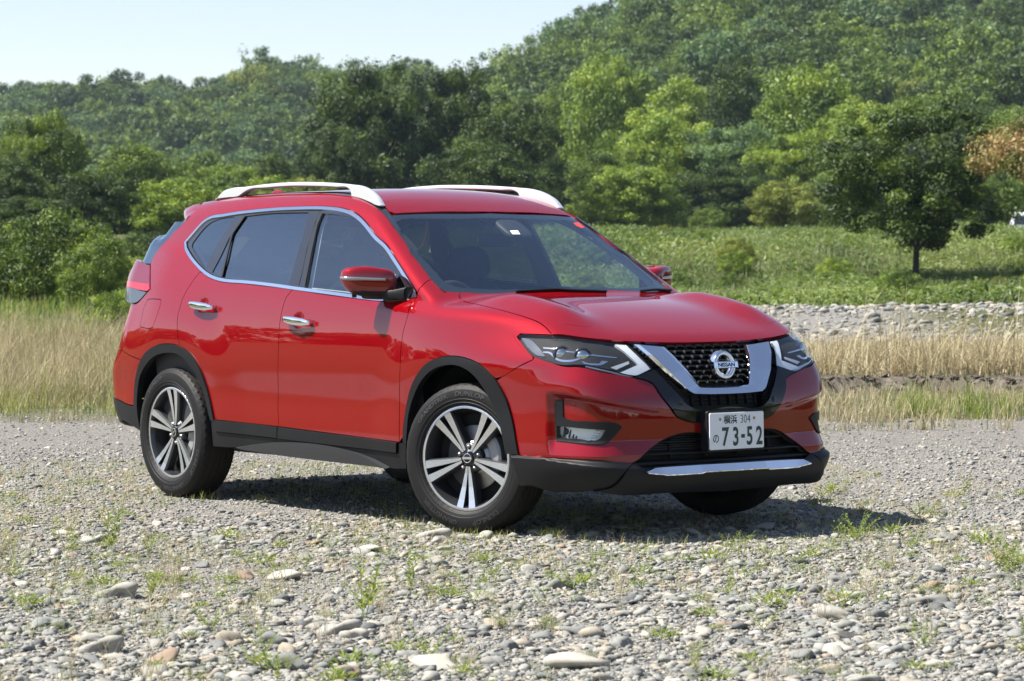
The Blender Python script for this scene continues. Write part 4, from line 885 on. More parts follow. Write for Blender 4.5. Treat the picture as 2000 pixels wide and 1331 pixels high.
def rim_mesh():
    m = MB()
    lathe(m, [(.2545, -.080), (.2545, -.0985), (.2525, -.1005), (.2405, -.0985)], 96, 0)
    lathe(m, [(.2405, -.0985), (.2365, -.092), (.229, -.070), (.222, -.03), (.214, .02), (.214, .09)], 96, 1)
    lathe(m, [(.214, .0), (.05, .0)], 64, 2)
    lathe(m, [(.074, -.02), (.074, -.060), (.068, -.068), (.040, -.070), (.035, -.078), (.0, -.078)], 48, 1)
    for p in range(5):
        ph = math.radians(-90+72*p); ca, sa = math.cos(ph), math.sin(ph)
        for s in (-1, 1):
            # machined face: hub end, waist, rim end (radial, lateral inner edge, lateral outer edge, depth)
            st = [(.040, .0010, .0115, -.080), (.075, .0024, .0190, -.0795), (.14, .0075, .0325, -.084), (.20, .0130, .0460, -.091), (.2415, .0168, .0555, -.0985)]
            v = []
            for r, a, b, w in st:
                for lat, ww, in ((a, w+.045), (a, w), (b, w), (b+.006, w+.012), (b+.010, w+.05)):
                    l = lat*s; rr = math.sqrt(max(r*r-l*l*.0, 1e-6))
                    v.append((rr*ca-l*sa, ww, rr*sa+l*ca))
            f = []; mt = []
            for i in range(len(st)-1):
                for k in range(4):
                    q = (5*i+k, 5*i+k+1, 5*(i+1)+k+1, 5*(i+1)+k); f.append(q if s == 1 else q[::-1]); mt.append(0 if k == 1 else (3 if k == 2 else 1))
            k0 = len(m.m); m.add(v, f, 0, smooth=False); m.m[k0:] = mt
    for p in range(5):
        ph = math.radians(-54+72*p); c = (.057*math.cos(ph), .057*math.sin(ph)); v = []; N = 10
        for r, w in ((.013, -.066), (.013, -.071), (.0095, -.071), (.0095, -.064), (.0075, -.064), (.0075, -.078), (.001, -.080)):
            v += [(c[0]+r*math.cos(2*math.pi*i/N), w, c[1]+r*math.sin(2*math.pi*i/N)) for i in range(N)]
        f = [(k*N+i, k*N+(i+1) % N, (k+1)*N+(i+1) % N, (k+1)*N+i) for k in range(6) for i in range(N)]
        k0 = len(m.m); m.add(v, f, 1); m.m[k0:] = [1]*(4*N)+[4]*(2*N)
    return m
def cap_mesh():
    m = MB(); lathe(m, [(.034, -.078), (.034, -.0835), (.030, -.086), (.0, -.0862)], 40, 0)
    lathe(m, [(.0235, -.086), (.0235, -.0885), (.0195, -.0885), (.0195, -.086)], 40, 1)
    b = [(x, w, z) for w in (-.086, -.0895) for x, z in ((-.027, -.0055), (.027, -.0055), (.027, .0055), (-.027, .0055))]
    m.add(b, [(4, 5, 6, 7)[::-1], (0, 1, 5, 4), (1, 2, 6, 5), (2, 3, 7, 6), (3, 0, 4, 7)], 1, smooth=False); return m
def brake_mesh():
    m = MB(); lathe(m, [(.155, -.012), (.158, -.016), (.155, -.020), (.085, -.020), (.08, -.035), (.0, -.035)], 72, 0)
    v = []; f = []
    for i in range(13):
        a = math.radians(-38+76*i/12)
        for r, w in ((.105, -.012), (.105, -.040), (.112, -.048), (.155, -.048), (.168, -.040), (.170, .02)): v.append((r*math.cos(a), w, r*math.sin(a)))
    for i in range(12):
        for k in range(5): f.append((6*i+k, 6*i+k+1, 6*(i+1)+k+1, 6*(i+1)+k))
    f += [tuple(range(6)), tuple(12*6+k for k in range(6))[::-1]]; m.add(v, f, 1, smooth=False); return m
ty = tyre_mesh().build('tyre', [RUB, RUBT, RUBL]); ri = rim_mesh().build('rim', [ALLOY, ALLOYD, DARK, plain('spoke_grey', (.10, .105, .11), .3, .5, coat=.4), STEEL])
cp = cap_mesh().build('hub_cap', [GBK, CHR]); bk = brake_mesh().build('brake_disc', [STEEL, plain('caliper', (.35, .35, .35), .5, .6)])
STEER = .3259
first = True
for (x, y, st, sp_, side) in ((1.3525, -.7875, STEER, 0, 'right'), (-1.3525, -.79, 0, 36, 'right'), (1.3525, .7875, STEER, 20, 'left'), (-1.3525, .79, 0, 50, 'left')):
    w = empty('wheel', (x, y, TR), suv); w.rotation_euler = (0, 0, st+(math.pi if side == 'left' else 0))
    for src in (ty, ri, cp, bk):
        o = src if first else src.copy()
        if not first: COL.objects.link(o)
        o.parent = w; o.location = (0, 0, 0)
        if src is not bk: o.rotation_euler = (0, -math.radians(sp_), 0)
    first = False

# ---- wheel wells, underbody, engine bay
LINER = plain('liner_black', (.008, .008, .009), .85)
for cx in (1.357, -1.335):
    for s in (-1, 1):
        mb = MB(); N = 26; v = []; f = []
        for i in range(N+1):
            a = math.radians(-4+188*i/N)
            for yy, rr in ((.79, .462), (.77, .468), (.52, .475)): v.append((cx+rr*math.cos(a), s*yy, .37+rr*math.sin(a)))
        for i in range(N):
            for k in (0, 1): f.append((3*i+k, 3*(i+1)+k, 3*(i+1)+k+1, 3*i+k+1))
        mb.add(v, f, 0)
        mb.add([(cx+.475*math.cos(math.radians(-4+188*i/N)), s*.52, .37+.475*math.sin(math.radians(-4+188*i/N))) for i in range(N+1)], [tuple(range(N+1))], 0)
        mb.build('wheel_well', LINER, suv)

def box(mb, a, b, mat=0):
    x0, y0, z0 = a; x1, y1, z1 = b
    v = [(x0, y0, z0), (x1, y0, z0), (x1, y1, z0), (x0, y1, z0), (x0, y0, z1), (x1, y0, z1), (x1, y1, z1), (x0, y1, z1)]
    mb.add(v, [(3, 2, 1, 0), (4, 5, 6, 7), (0, 1, 5, 4), (1, 2, 6, 5), (2, 3, 7, 6), (3, 0, 4, 7)], mat, smooth=False)
mb = MB()
box(mb, (-2.1, -.50, .27), (2.16, .50, .36)); box(mb, (-.84, -.80, .28), (.86, -.501, .36)); box(mb, (-.84, .501, .28), (.86, .80, .36))
box(mb, (1.02, -.505, .361), (2.05, .505, .86)); box(mb, (-2.0, -.505, .361), (-.86, .505, .84)); box(mb, (-.6, -.12, .22), (.4, .12, .269))
box(mb, (-1.9, -.6, .235), (-1.5, -.3, .269)); box(mb, (-1.44, -.66, .33), (-1.26, .66, .40)); box(mb, (1.28, -.62, .26), (1.44, .62, .268))
mb.build('underbody', DARK, suv)

# ---- cabin
mb = MB()
skin(mb, 'roof', 'top', mid=True, off=-.05, gap=.05, res=.06, lip=0, ores=.05, mat=0)
mb.build('headlining', LIN, suv)
both('pillar_lining', lambda m: skin(m, 'dlo_in', 'side', off=-.034, gap=-.008, res=.05, ores=.03, lip=.0, holes=[h for h in ('glass_front', 'glass_rear', 'glass_quarter')]), LIN)
both('door_lining', lambda m: skin(m, None, 'side', off=-.06, gap=0, res=.06, ores=.05, lip=0, pts=[(-1.6, -.8, .4), (-1.6, -.8, 1.2), (-1.0, -.8, 1.2), (.95, -.85, 1.10), (1.0, -.85, .4)]), DASH)
mb = MB(); box(mb, (-1.9, -.78, .365), (1.0, .78, .42)); mb.build('cabin_floor', DASH, suv)
mb = MB(); v = []; f = []
prf = [(.66, .55), (.62, .80), (.63, .95), (.68, 1.045), (.76, 1.075), (.95, 1.088), (1.16, 1.082)]
ys = np.linspace(-.74, .74, 25)
for y in ys:
    hump = .035*math.exp(-((y+.37)/.2)**2)
    for x, z in prf: v.append((min(x, 1.16)-.18*y*y*(1 if x > .9 else .3), y, z+hump*(1 if .66 < x < .80 else 0)))
K = len(prf)
for i in range(24):
    for j in range(K-1): f.append((i*K+j, (i+1)*K+j, (i+1)*K+j+1, i*K+j+1))
mb.add(v, f, 0); mb.build('dashboard', DASH, suv)
def sup(mb, c, r, e=.5, mat=0, tilt=0.0, nu=28, nv=16):
    v = []; f = []; sp = lambda x: math.copysign(abs(x)**e, x)
    for i in range(nv+1):
        ph = -math.pi/2+math.pi*i/nv
        for j in range(nu):
            th = 2*math.pi*j/nu; p = np.array([sp(math.cos(ph))*sp(math.cos(th))*r[0], sp(math.cos(ph))*sp(math.sin(th))*r[1], sp(math.sin(ph))*r[2]])
            x = p[0]*math.cos(tilt)-p[2]*math.sin(tilt); z = p[0]*math.sin(tilt)+p[2]*math.cos(tilt); v.append((c[0]+x, c[1]+p[1], c[2]+z))
    for i in range(nv):
        for j in range(nu): f.append((i*nu+j, i*nu+(j+1) % nu, (i+1)*nu+(j+1) % nu, (i+1)*nu+j))
    mb.add(v, f, mat)
for y in (-.37, .37):
    mb = MB(); sup(mb, (-.18, y, .87), (.085, .25, .36), .6, 0, .30); sup(mb, (.12, y, .56), (.28, .25, .09), .55, 0, -.1); seat = mb.build('seat', CLOTH, suv)
    mb = MB(); sup(mb, (-.27, y, 1.30), (.055, .135, .095), .7, 0, .2)
    for dy in (-.06, .06): sup(mb, (-.27, y+dy, 1.20), (.008, .008, .06), 1)
    mb.build('headrest', CLOTH, seat)
mb = MB(); sup(mb, (-1.05, 0, .86), (.09, .62, .36), .5, 0, .32); sup(mb, (-.78, 0, .56), (.26, .62, .09), .5); seat = mb.build('rear_seat', CLOTH, suv)
for y in (-.40, 0, .40):
    mb = MB(); sup(mb, (-1.16, y, 1.27), (.05, .12, .075), .7, 0, .2); mb.build('headrest', CLOTH, seat)
# steering wheel on the right-hand side
mb = MB(); v = []; f = []; N, M_ = 40, 10; c = np.array([.50, -.37, 1.03]); n = np.array([-.90, 0, .42]); n /= np.linalg.norm(n); a = np.array([0, 1., 0]); b = np.cross(n, a)
for i in range(N):
    t = 2*math.pi*i/N; e = a*math.cos(t)+b*math.sin(t)
    for j in range(M_): u = 2*math.pi*j/M_; v.append(c+e*(.185+.016*math.cos(u))+n*.016*math.sin(u))
for i in range(N):
    for j in range(M_): f.append((i*M_+j, i*M_+(j+1) % M_, ((i+1) % N)*M_+(j+1) % M_, ((i+1) % N)*M_+j))
mb.add(v, f, 0); sup(mb, tuple(c-n*.02), (.045, .08, .06), .6); 
for t in (0, math.pi, 1.5*math.pi):
    e = a*math.cos(t)+b*math.sin(t); s = np.cross(n, e)*.018
    mb.add([c-s, c+s, c+e*.18+s, c+e*.18-s], [(0, 1, 2, 3)], 0, smooth=False)
mb.build('steering_wheel', plain('wheel_leather', (.05, .05, .052), .4), suv)
# driver-assist housing and rear-view mirror behind the screen
mb = MB(); sup(mb, (.53, .07, 1.475), (.10, .085, .022), .6, 0, -.5); sup(mb, (.47, .0, 1.42), (.012, .12, .035), .6)
mb.build('rear_view_mirror', DASH, suv)

# ------------------------------------------------------------------ ground
def vnoise(x, y, seed=0):
    """smooth value noise"""
    xi = np.floor(x).astype(int); yi = np.floor(y).astype(int); fx = x-xi; fy = y-yi
    h = lambda a, b: (np.sin(a*127.1+b*311.7+seed*74.7)*43758.5453) % 1.0
    u = fx*fx*(3-2*fx); w = fy*fy*(3-2*fy)
    return (h(xi, yi)*(1-u)+h(xi+1, yi)*u)*(1-w)+(h(xi, yi+1)*(1-u)+h(xi+1, yi+1)*u)*w
def fbm(x, y, seed=0, o=4):
    s = 0; a = .5
    for k in range(o): s = s+a*vnoise(x*2**k, y*2**k, seed+k); a *= .5
    return s
def height(l, d):
    l = np.asarray(l, float); d = np.asarray(d, float)
    base = np.interp(d, [22, 26, 28.6, 31, 40, 55, 70, 77, 87, 97, 103, 112, 150, 175, 215, 300, 900], [0, .01, .03, .20, .28, .42, .50, .68, 1.70, 2.36, 2.40, 1.95, 2.25, 2.9, 3.4, 5.0, 8.0])
    right = sst(-1.0, 2.0, l)
    edge = 28.2+1.6*(vnoise(l*.8, l*0+3, 5)-.5)+.5*(vnoise(l*3, l*0, 8)-.5)
    bank = .15*sst(-.06, .12, d-edge)*right*(1-sst(30, 34, d))
    base = np.where(d < 34, np.maximum(base*(1-right*sst(26, 27, d)*(1-sst(31, 34, d))), bank+base*right*.15), base)
    mound = .26*right*sst(38, 45, d)*(1-sst(48, 55, d))*(.25+1.2*vnoise(l*.45, d*.15, 2))
    near = .030*(fbm(l*.5, d*.5, 11)-.5)*(sst(2.0, 4.0, np.abs(d-15.3))+sst(3, 5, np.abs(l+.6))).clip(0, 1)
    far = (1-sst(138, 145, d)*(1-sst(155, 165, d)))*.5*(fbm(l*.06, d*.06, 21)-.5)*sst(30, 60, d)*(1-.75*sst(70, 90, d)*(1-sst(120, 140, d)))
    return base+mound+near+far
def place(l, d): x, y = spot(l, d); return (x, y, float(height(l, d)))
def field(o_l, o_d):
    p = CAM[:2]+np.outer(o_d, FH)+np.outer(o_l, RH); return p
def ground_mat():
    m, n, l, b = new_mat('river_ground')
    b.inputs['Roughness'].default_value = .95; b.inputs['Specular IOR Level'].default_value = .2
    tc = n.new('ShaderNodeTexCoord'); at = n.new('ShaderNodeAttribute'); at.attribute_name = 'green'
    def noise(sc, det=8):
        t = n.new('ShaderNodeTexNoise'); t.inputs['Scale'].default_value = sc; t.inputs['Detail'].default_value = det; l.new(tc.outputs['Object'], t.inputs['Vector']); return t
    def ramp(src, stops):
        r = n.new('ShaderNodeValToRGB'); e = r.color_ramp.elements
        while len(e) < len(stops): e.new(.5)
        for k, (p, c) in zip(e, stops): k.position = p; k.color = (*c, 1)
        l.new(src, r.inputs[0]); return r
    v = n.new('ShaderNodeTexVoronoi'); v.inputs['Scale'].default_value = 42; l.new(tc.outputs['Object'], v.inputs['Vector'])
    v2 = n.new('ShaderNodeTexVoronoi'); v2.inputs['Scale'].default_value = 110; l.new(tc.outputs['Object'], v2.inputs['Vector'])
    sep = n.new('ShaderNodeSeparateColor'); l.new(v.outputs['Color'], sep.inputs[0])
    sep2 = n.new('ShaderNodeSeparateColor'); l.new(v2.outputs['Color'], sep2.inputs[0])
    peb = ramp(sep.outputs[0], [(0, (0.1008, 0.0986, 0.0930)), (.4, (0.1848, 0.1792, 0.1658)), (.75, (0.2632, 0.2520, 0.2296)), (1, (0.3808, 0.3584, 0.3192))])
    peb2 = ramp(sep2.outputs[0], [(0, (0.1456, 0.1378, 0.1254)), (.5, (0.2128, 0.2016, 0.1826)), (1, (0.3024, 0.2878, 0.2576))])
    pm = n.new('ShaderNodeMix'); pm.data_type = 'RGBA'; l.new(noise(1.3).outputs[0], pm.inputs['Factor']); l.new(peb.outputs[0], pm.inputs['A']); l.new(peb2.outputs[0], pm.inputs['B'])
    gr = ramp(noise(2.2).outputs[0], [(.3, (.055, .065, .02)), (.55, (.105, .105, .04)), (.75, (.045, .075, .02))])
    mx = n.new('ShaderNodeMix'); mx.data_type = 'RGBA'; l.new(at.outputs['Fac'], mx.inputs['Factor']); l.new(pm.outputs['Result'], mx.inputs['A']); l.new(gr.outputs[0], mx.inputs['B'])
    dt = n.new('ShaderNodeAttribute'); dt.attribute_name = 'soil'
    mx2 = n.new('ShaderNodeMix'); mx2.data_type = 'RGBA'; l.new(dt.outputs['Fac'], mx2.inputs['Factor']); l.new(mx.outputs['Result'], mx2.inputs['A'])
    so = ramp(noise(9).outputs[0], [(.3, (.075, .063, .05)), (.6, (.15, .13, .105)), (.8, (.23, .20, .165))]); l.new(so.outputs[0], mx2.inputs['B'])
    l.new(mx2.outputs['Result'], b.inputs['Base Color'])
    ad = n.new('ShaderNodeMath'); ad.operation = 'ADD'; l.new(v.outputs['Distance'], ad.inputs[0]); l.new(v2.outputs['Distance'], ad.inputs[1])
    bp = n.new('ShaderNodeBump'); bp.inputs['Strength'].default_value = .8; bp.inputs['Distance'].default_value = .012; bp.invert = True
    l.new(ad.outputs[0], bp.inputs['Height']); l.new(bp.outputs[0], b.inputs['Normal'])
    return m
def make_ground():
    dd = np.unique(np.concatenate([np.linspace(-500, -10, 30), np.linspace(-10, 6, 17), np.linspace(6, 26, 110), np.linspace(26, 34, 90), np.linspace(34, 64, 60), np.linspace(64, 110, 60), np.linspace(110, 230, 40), np.linspace(230, 900, 20)]))
    ll = np.unique(np.concatenate([np.linspace(-500, -40, 16), np.linspace(-40, -9, 24), np.linspace(-9, 9, 110), np.linspace(9, 40, 24), np.linspace(40, 500, 16)]))
    D, L = np.meshgrid(dd, ll, indexing='ij'); z = height(L, D); p = field(L.ravel(), D.ravel()); v = np.c_[p, z.ravel()]
    nl = len(ll); i, j = np.meshgrid(np.arange(len(dd)-1), np.arange(nl-1), indexing='ij'); a = (i*nl+j).ravel()
    q = np.stack([a, a+nl, a+nl+1, a+1], 1)
    right = sst(-1, 2, L)
    gr = np.where(L < 0, sst(24.2, 25.2, D+.8*(fbm(L, D, 4)-.5)), sst(52, 57, D+5*(fbm(L*.3, D*.1, 4)-.5)))
    gr = np.maximum(gr, .75*sst(23.0, 24.2, D+1.0*(fbm(L*.8, D*.8, 6)-.5))*(1-sst(27, 28, D)))
    gr = np.maximum(gr, .35*sst(.52, .62, fbm(L*.7, D*.7, 9))*(D < 22)*(1-sst(11.5, 14.5, D)))
    gr = np.maximum(gr, 1-sst(4.0, 6.5, D+1.5*(fbm(L*.5, D*.5, 33)-.5))); gr = np.maximum(gr, sst(5.6, 7.2, np.abs(L+.2)+1.2*(fbm(L*.6, D*.6, 35)-.5)))
    soil = right*(sst(27.2, 27.8, D)*(1-sst(31, 34, D)))*1.2+.55*sst(17.5, 20, D+1.5*(fbm(L*.4, D*.8, 31)-.5))*(1-sst(24, 26, D))*.5
    o = np_mesh('ground', v, q, ground_mat(), smooth=True, attr={'green': gr.ravel(), 'soil': np.clip(soil, 0, 1).ravel()}); tag(o, kind='structure')
make_ground()

# ------------------------------------------------------------------ river stones
def ico(sub):
    import bmesh
    bm = bmesh.new(); bmesh.ops.create_icosphere(bm, subdivisions=sub, radius=1); v = np.array([p.co[:] for p in bm.verts]); f = np.array([[q.index for q in p.verts] for p in bm.faces]); bm.free(); return v, f
def stone_shape(sub, seed):
    v, f = ico(sub); r = np.random.default_rng(seed); k = r.normal(size=(11, 3)); k /= np.linalg.norm(k, axis=1)[:, None]
    s = np.ones(len(v))
    for q in k: s -= np.clip((v@q-.50-.3*r.random()), 0, 1)*r.uniform(.7, 1.25)      # worn flats
    v = v*s[:, None]*(1+.06*np.sin(v@k[0]*3+seed))[:, None]
    return v*np.array([1, r.uniform(.5, .95), r.uniform(.26, .55)]), f
def stone_mat():
    m, n, l, b = new_mat('river_stone'); b.inputs['Roughness'].default_value = .82; b.inputs['Specular IOR Level'].default_value = .3
    at = n.new('ShaderNodeAttribute'); at.attribute_name = 'tone'
    r = n.new('ShaderNodeValToRGB'); e = r.color_ramp.elements
    st = [(0, (0.0583, 0.0593, 0.0591)), (0.12, (0.1219, 0.1250, 0.1202)), (0.3, (0.1908, 0.1947, 0.1824)), (0.44, (0.2438, 0.2416, 0.2188)), (0.58, (0.3128, 0.3021, 0.2662)), (0.7, (0.2863, 0.2500, 0.1922)), (0.79, (0.1961, 0.2083, 0.1991)), (0.89, (0.3923, 0.3666, 0.3105)), (0.95, (0.2544, 0.1875, 0.1331)), (1, (0.4000, 0.4000, 0.3943))]
    while len(e) < len(st): e.new(.5)
    for k, (p, c) in zip(e, st): k.position = p; k.color = (*c, 1)
    l.new(at.outputs['Fac'], r.inputs[0])
    tc = n.new('ShaderNodeTexCoord'); t = n.new('ShaderNodeTexNoise'); t.inputs['Scale'].default_value = 60; t.inputs['Detail'].default_value = 8; l.new(tc.outputs['Object'], t.inputs['Vector'])
    rr = n.new('ShaderNodeMapRange'); rr.inputs['To Min'].default_value = .72; rr.inputs['To Max'].default_value = 1.28; l.new(t.outputs[0], rr.inputs[0])
    mx = n.new('ShaderNodeMix'); mx.data_type = 'RGBA'; mx.blend_type = 'MULTIPLY'; mx.inputs['Factor'].default_value = 1; l.new(r.outputs[0], mx.inputs['A']); l.new(rr.outputs[0], mx.inputs['B']); l.new(mx.outputs['Result'], b.inputs['Base Color'])
    bp = n.new('ShaderNodeBump'); bp.inputs['Strength'].default_value = .35; bp.inputs['Distance'].default_value = .004; l.new(t.outputs[0], bp.inputs['Height']); l.new(bp.outputs[0], b.inputs['Normal'])
    return m
STONE = stone_mat()
def rot_z(v, a): c, s = np.cos(a), np.sin(a); return np.stack([c[:, None]*v[..., 0]-s[:, None]*v[..., 1], s[:, None]*v[..., 0]+c[:, None]*v[..., 1], v[..., 2]], -1)
def scatter(base_list, pos, size, ang, tilt, sink=.35):
    """copies of small base meshes written into one vertex / face array"""
    V = []; F = []; T = []; off = 0
    pick = rng.integers(0, len(base_list), len(pos))
    for b, (v, f) in enumerate(base_list):
        k = np.where(pick == b)[0]
        if not len(k): continue
        vv = np.broadcast_to(v, (len(k), len(v), 3))*size[k][:, None, None]
        ct, stt = np.cos(tilt[k])[:, None], np.sin(tilt[k])[:, None]
        vv = np.stack([ct*vv[..., 0]-stt*vv[..., 2], vv[..., 1], stt*vv[..., 0]+ct*vv[..., 2]], -1)
        vv = rot_z(vv, ang[k]); vv = vv+pos[k][:, None, :]
        vv[..., 2] += (size[k]*v[:, 2].max()*(1-2*sink))[:, None]
        V.append(vv.reshape(-1, 3)); F.append((f[None]+(np.arange(len(k))*len(v))[:, None, None]+off).reshape(-1, f.shape[1])); T.append(np.repeat(k, len(v))); off += len(k)*len(v)
    return np.vstack(V), np.vstack(F), np.concatenate(T)
def stones_field():
    small = [stone_shape(1, 100+i) for i in range(6)]; med = [stone_shape(2, 200+i) for i in range(9)]
    lowp = [stone_shape(1, 300+i) for i in range(8)]
    VV = []; FF = []; TT = []; off = 0
    def layer(base, n, dmin, dmax, r0, sg, rmin, rmax, pw, wid=.195, mask=None):
        nonlocal off
        d = dmin+(dmax-dmin)*rng.random(n)**pw; l = (rng.random(n)*2-1)*wid*(d+.8)
        if mask is not None:
            ok = mask(l, d); d = d[ok]; l = l[ok]
        n = len(d)
        size = np.clip(r0*np.exp(rng.normal(0, sg, n)), rmin, rmax)
        p = field(l, d); pos = np.c_[p, height(l, d)]
        # keep tyres' standing places free of big stones
        for wx, wy in ((1.35, -.79), (-1.35, -.79), (1.35, .79), (-1.35, .79)):
            near = np.hypot(pos[:, 0]-wx, pos[:, 1]-wy) < .26; size = np.where(near, np.minimum(size, .012), size)
        v, f, t = scatter(base, pos, size, rng.random(n)*6.283, rng.normal(0, .16, n), .38)
        tone = np.clip(rng.beta(1.7, 1.8, n), 0, 1)
        VV.append(v); FF.append(f+off); TT.append(tone[t]); off += len(v)
    clump = lambda l, d: (fbm(l*.9, d*.6, 40)+.25*(rng.random(len(l))-.5)) > .36+.20*sst(15, 20, d)
    layer(small, 62000, 8.1, 20, .0105, .38, .005, .022, 1.25)
    layer(small, 9000, 19, 26, .012, .4, .006, .03, 1.0)
    layer(lowp, 21000, 8.1, 19.5, .0205, .36, .012, .05, 1.35, mask=clump)
    layer(med, 6400, 8.1, 14.5, .0255, .36, .014, .06, 1.1, mask=clump)
    layer(med, 480, 8.1, 11.2, .041, .28, .03, .08, 1.0)
    layer(lowp, 700, 17, 26, .024, .4, .014, .06, 1.0)
    layer(lowp, 11000, 37, 55, .055, .5, .025, .2, 1.0, .20, mask=lambda l, d: (l > -1)&(fbm(l*.3, d*.3, 50) > .22))
    V = np.vstack(VV); F = np.vstack(FF); T = np.concatenate(TT)
    o = np_mesh('gravel', V, F, STONE, smooth=True, attr={'tone': T}); tag(o, 'grey river gravel covering the ground round the car', 'gravel', kind='stuff')
stones_field()
def clods():
    n = 520; l = rng.uniform(1.0, 8, n); d = 28.2+1.6*(vnoise(l*.8, l*0+3, 5)-.5)+.5*(vnoise(l*3, l*0, 8)-.5)+rng.normal(0, .15, n); p = field(l, d); size = np.clip(.032*np.exp(rng.normal(0, .5, n)), .012, .09)
    v, f, t = scatter([stone_shape(2, 700+i) for i in range(5)], np.c_[p, height(l, d)], size, rng.random(n)*6.28, rng.normal(0, .3, n), .3)
    o = np_mesh('bank_soil', v, f, plain('dark_soil', (.085, .068, .054), .95, noise=(7, .6), bump=(30, .8)), smooth=True); tag(o, 'dark broken earth along the eroded bank on the right', 'soil', kind='stuff')
clods()
cob_base = []
for i in range(10):
    v, f = stone_shape(3, 400+i); me_o = np_mesh('cobble', v, f, STONE, smooth=True, attr={'tone': np.full(len(v), [.12, .28, .36, .42, .5, .58, .70, .78, .88, .95][i])}); cob_base.append(me_o)
TONEW = ['dark slate grey', 'blue grey', 'blue grey', 'mid grey', 'mid grey', 'light grey', 'tan brown', 'greenish grey', 'pale', 'rusty brown']
def cobble(k, l, d, r, a, label, group, first=[set()]):
    o = cob_base[k]
    if k in first[0]: o = o.copy(); COL.objects.link(o)
    first[0].add(k)
    x, y, z = place(l, d); o.location = (x, y, z+r*.10); o.scale = (r, r, r*1.05); o.rotation_euler = (rng.normal(0, .12), rng.normal(0, .12), a)
    tag(o, label, 'stone', group)
# cobbles one can pick out in the photograph
BIG = [(-1.37, 9.42, .115, 5, .6, 'long pale grey cobble in the lower left foreground'), (-1.42, 9.66, .10, 4, .4, 'long flat grey cobble lying behind the pale one, lower left'),
       (-.96, 9.62, .075, 6, 1.2, 'tan rounded cobble at the lower left of the gravel'), (-.83, 9.66, .075, 1, .2, 'blue grey cobble right of the tan rounded one'),
       (-.76, 9.35, .065, 6, .0, 'tan grey cobble in front of the blue grey one, lower left'), (-.72, 9.0, .10, 1, .3, 'broad blue grey cobble low in the left half'),
       (-.60, 9.9, .105, 5, .8, 'large speckled light grey cobble left of the middle foreground'), (-.25, 9.25, .075, 0, .4, 'dark wedge shaped cobble in the middle foreground'),
       (-.23, 9.05, .105, 8, .2, 'long pale cobble below the middle foreground'), (.22, 9.02, .125, 8, .5, 'broad pale flat cobble right of the middle foreground'),
       (.59, 8.85, .075, 0, .9, 'dark grey rounded cobble at the bottom right of middle'), (.79, 9.55, .060, 0, .3, 'dark flat cobble standing alone in the right foreground'),
       (-1.52, 11.0, .13, 5, .2, 'large light grey boulder half sunk at the far left'), (-.92, 11.6, .11, 8, .1, 'pale flat boulder left of the middle'),
       (-.345, 13.30, .115, 5, .3, 'light grey boulder touching the front of the near tyre'), (-.20, 13.2, .07, 4, .3, 'grey cobble beside the boulder at the near front tyre'),
       (1.20, 10.2, .12, 4, .3, 'broad mid grey cobble in the right foreground'), (1.55, 10.6, .10, 2, 1.0, 'blue grey cobble toward the right edge'),
       (-.63, 12.7, .085, 8, .1, 'pale elongated cobble between the two near wheels')]
for l, d, r, k, a, lab in BIG: cobble(k, l, d, r, a, lab, 'large cobbles in the gravel')
for i in range(110):
    d = 8.5+5.5*rng.random()**1.4; l = (rng.random()*2-1)*.185*d; k = int(rng.integers(0, 10))
    if min(math.hypot(l-b[0], (d-b[1])*1.0) for b in BIG) < .16: continue
    cobble(k, l, d, float(np.clip(.055*math.exp(rng.normal(0, .25)), .04, .085)), rng.random()*6.28, 'fist sized %s river cobble bedded in the gravel' % TONEW[k], '%s cobbles in the gravel' % TONEW[k])

# ------------------------------------------------------------------ foliage
def leaf_mat(name, stops, trans=.24, rough=.5):
    m, n, l, b = new_mat(name); b.inputs['Roughness'].default_value = rough; b.inputs['Specular IOR Level'].default_value = .35
    at = n.new('ShaderNodeAttribute'); at.attribute_name = 'tone'; r = n.new('ShaderNodeValToRGB'); e = r.color_ramp.elements
    while len(e) < len(stops): e.new(.5)
    for k, (p, c) in zip(e, stops): k.position = p; k.color = (*c, 1)
    oi = n.new('ShaderNodeObjectInfo'); ad = n.new('ShaderNodeMath'); ad.operation = 'MULTIPLY_ADD'; ad.inputs[1].default_value = .22; l.new(oi.outputs['Random'], ad.inputs[0]); l.new(at.outputs['Fac'], ad.inputs[2])
    sb = n.new('ShaderNodeMath'); sb.operation = 'SUBTRACT'; sb.inputs[1].default_value = .11; l.new(ad.outputs[0], sb.inputs[0])
    l.new(sb.outputs[0], r.inputs[0]); l.new(r.outputs[0], b.inputs['Base Color'])
    tr = n.new('ShaderNodeBsdfTranslucent'); hs = n.new('ShaderNodeHueSaturation'); hs.inputs['Hue'].default_value = .485; hs.inputs['Saturation'].default_value = 1.15; hs.inputs['Value'].default_value = 1.5
    l.new(r.outputs[0], hs.inputs['Color']); l.new(hs.outputs[0], tr.inputs[0])
    mx = n.new('ShaderNodeMixShader'); mx.inputs[0].default_value = trans; l.new(b.outputs[0], mx.inputs[1]); l.new(tr.outputs[0], mx.inputs[2]); l.new(mx.outputs[0], n['Material Output'].inputs[0])
    return m
G_DARK = leaf_mat('leaf_dark', [(0, (0.0154, 0.0308, 0.0066)), (0.5, (0.0440, 0.0792, 0.0132)), (1, (0.1045, 0.1595, 0.0242))])
G_MID = leaf_mat('leaf_mid', [(0, (0.0317, 0.0610, 0.0110)), (0.5, (0.0976, 0.1586, 0.0244)), (1, (0.2135, 0.2867, 0.0464))])
G_LIGHT = leaf_mat('leaf_light', [(0, (0.0575, 0.1035, 0.0138)), (0.5, (0.1610, 0.2415, 0.0322)), (1, (0.3105, 0.3910, 0.0575))])
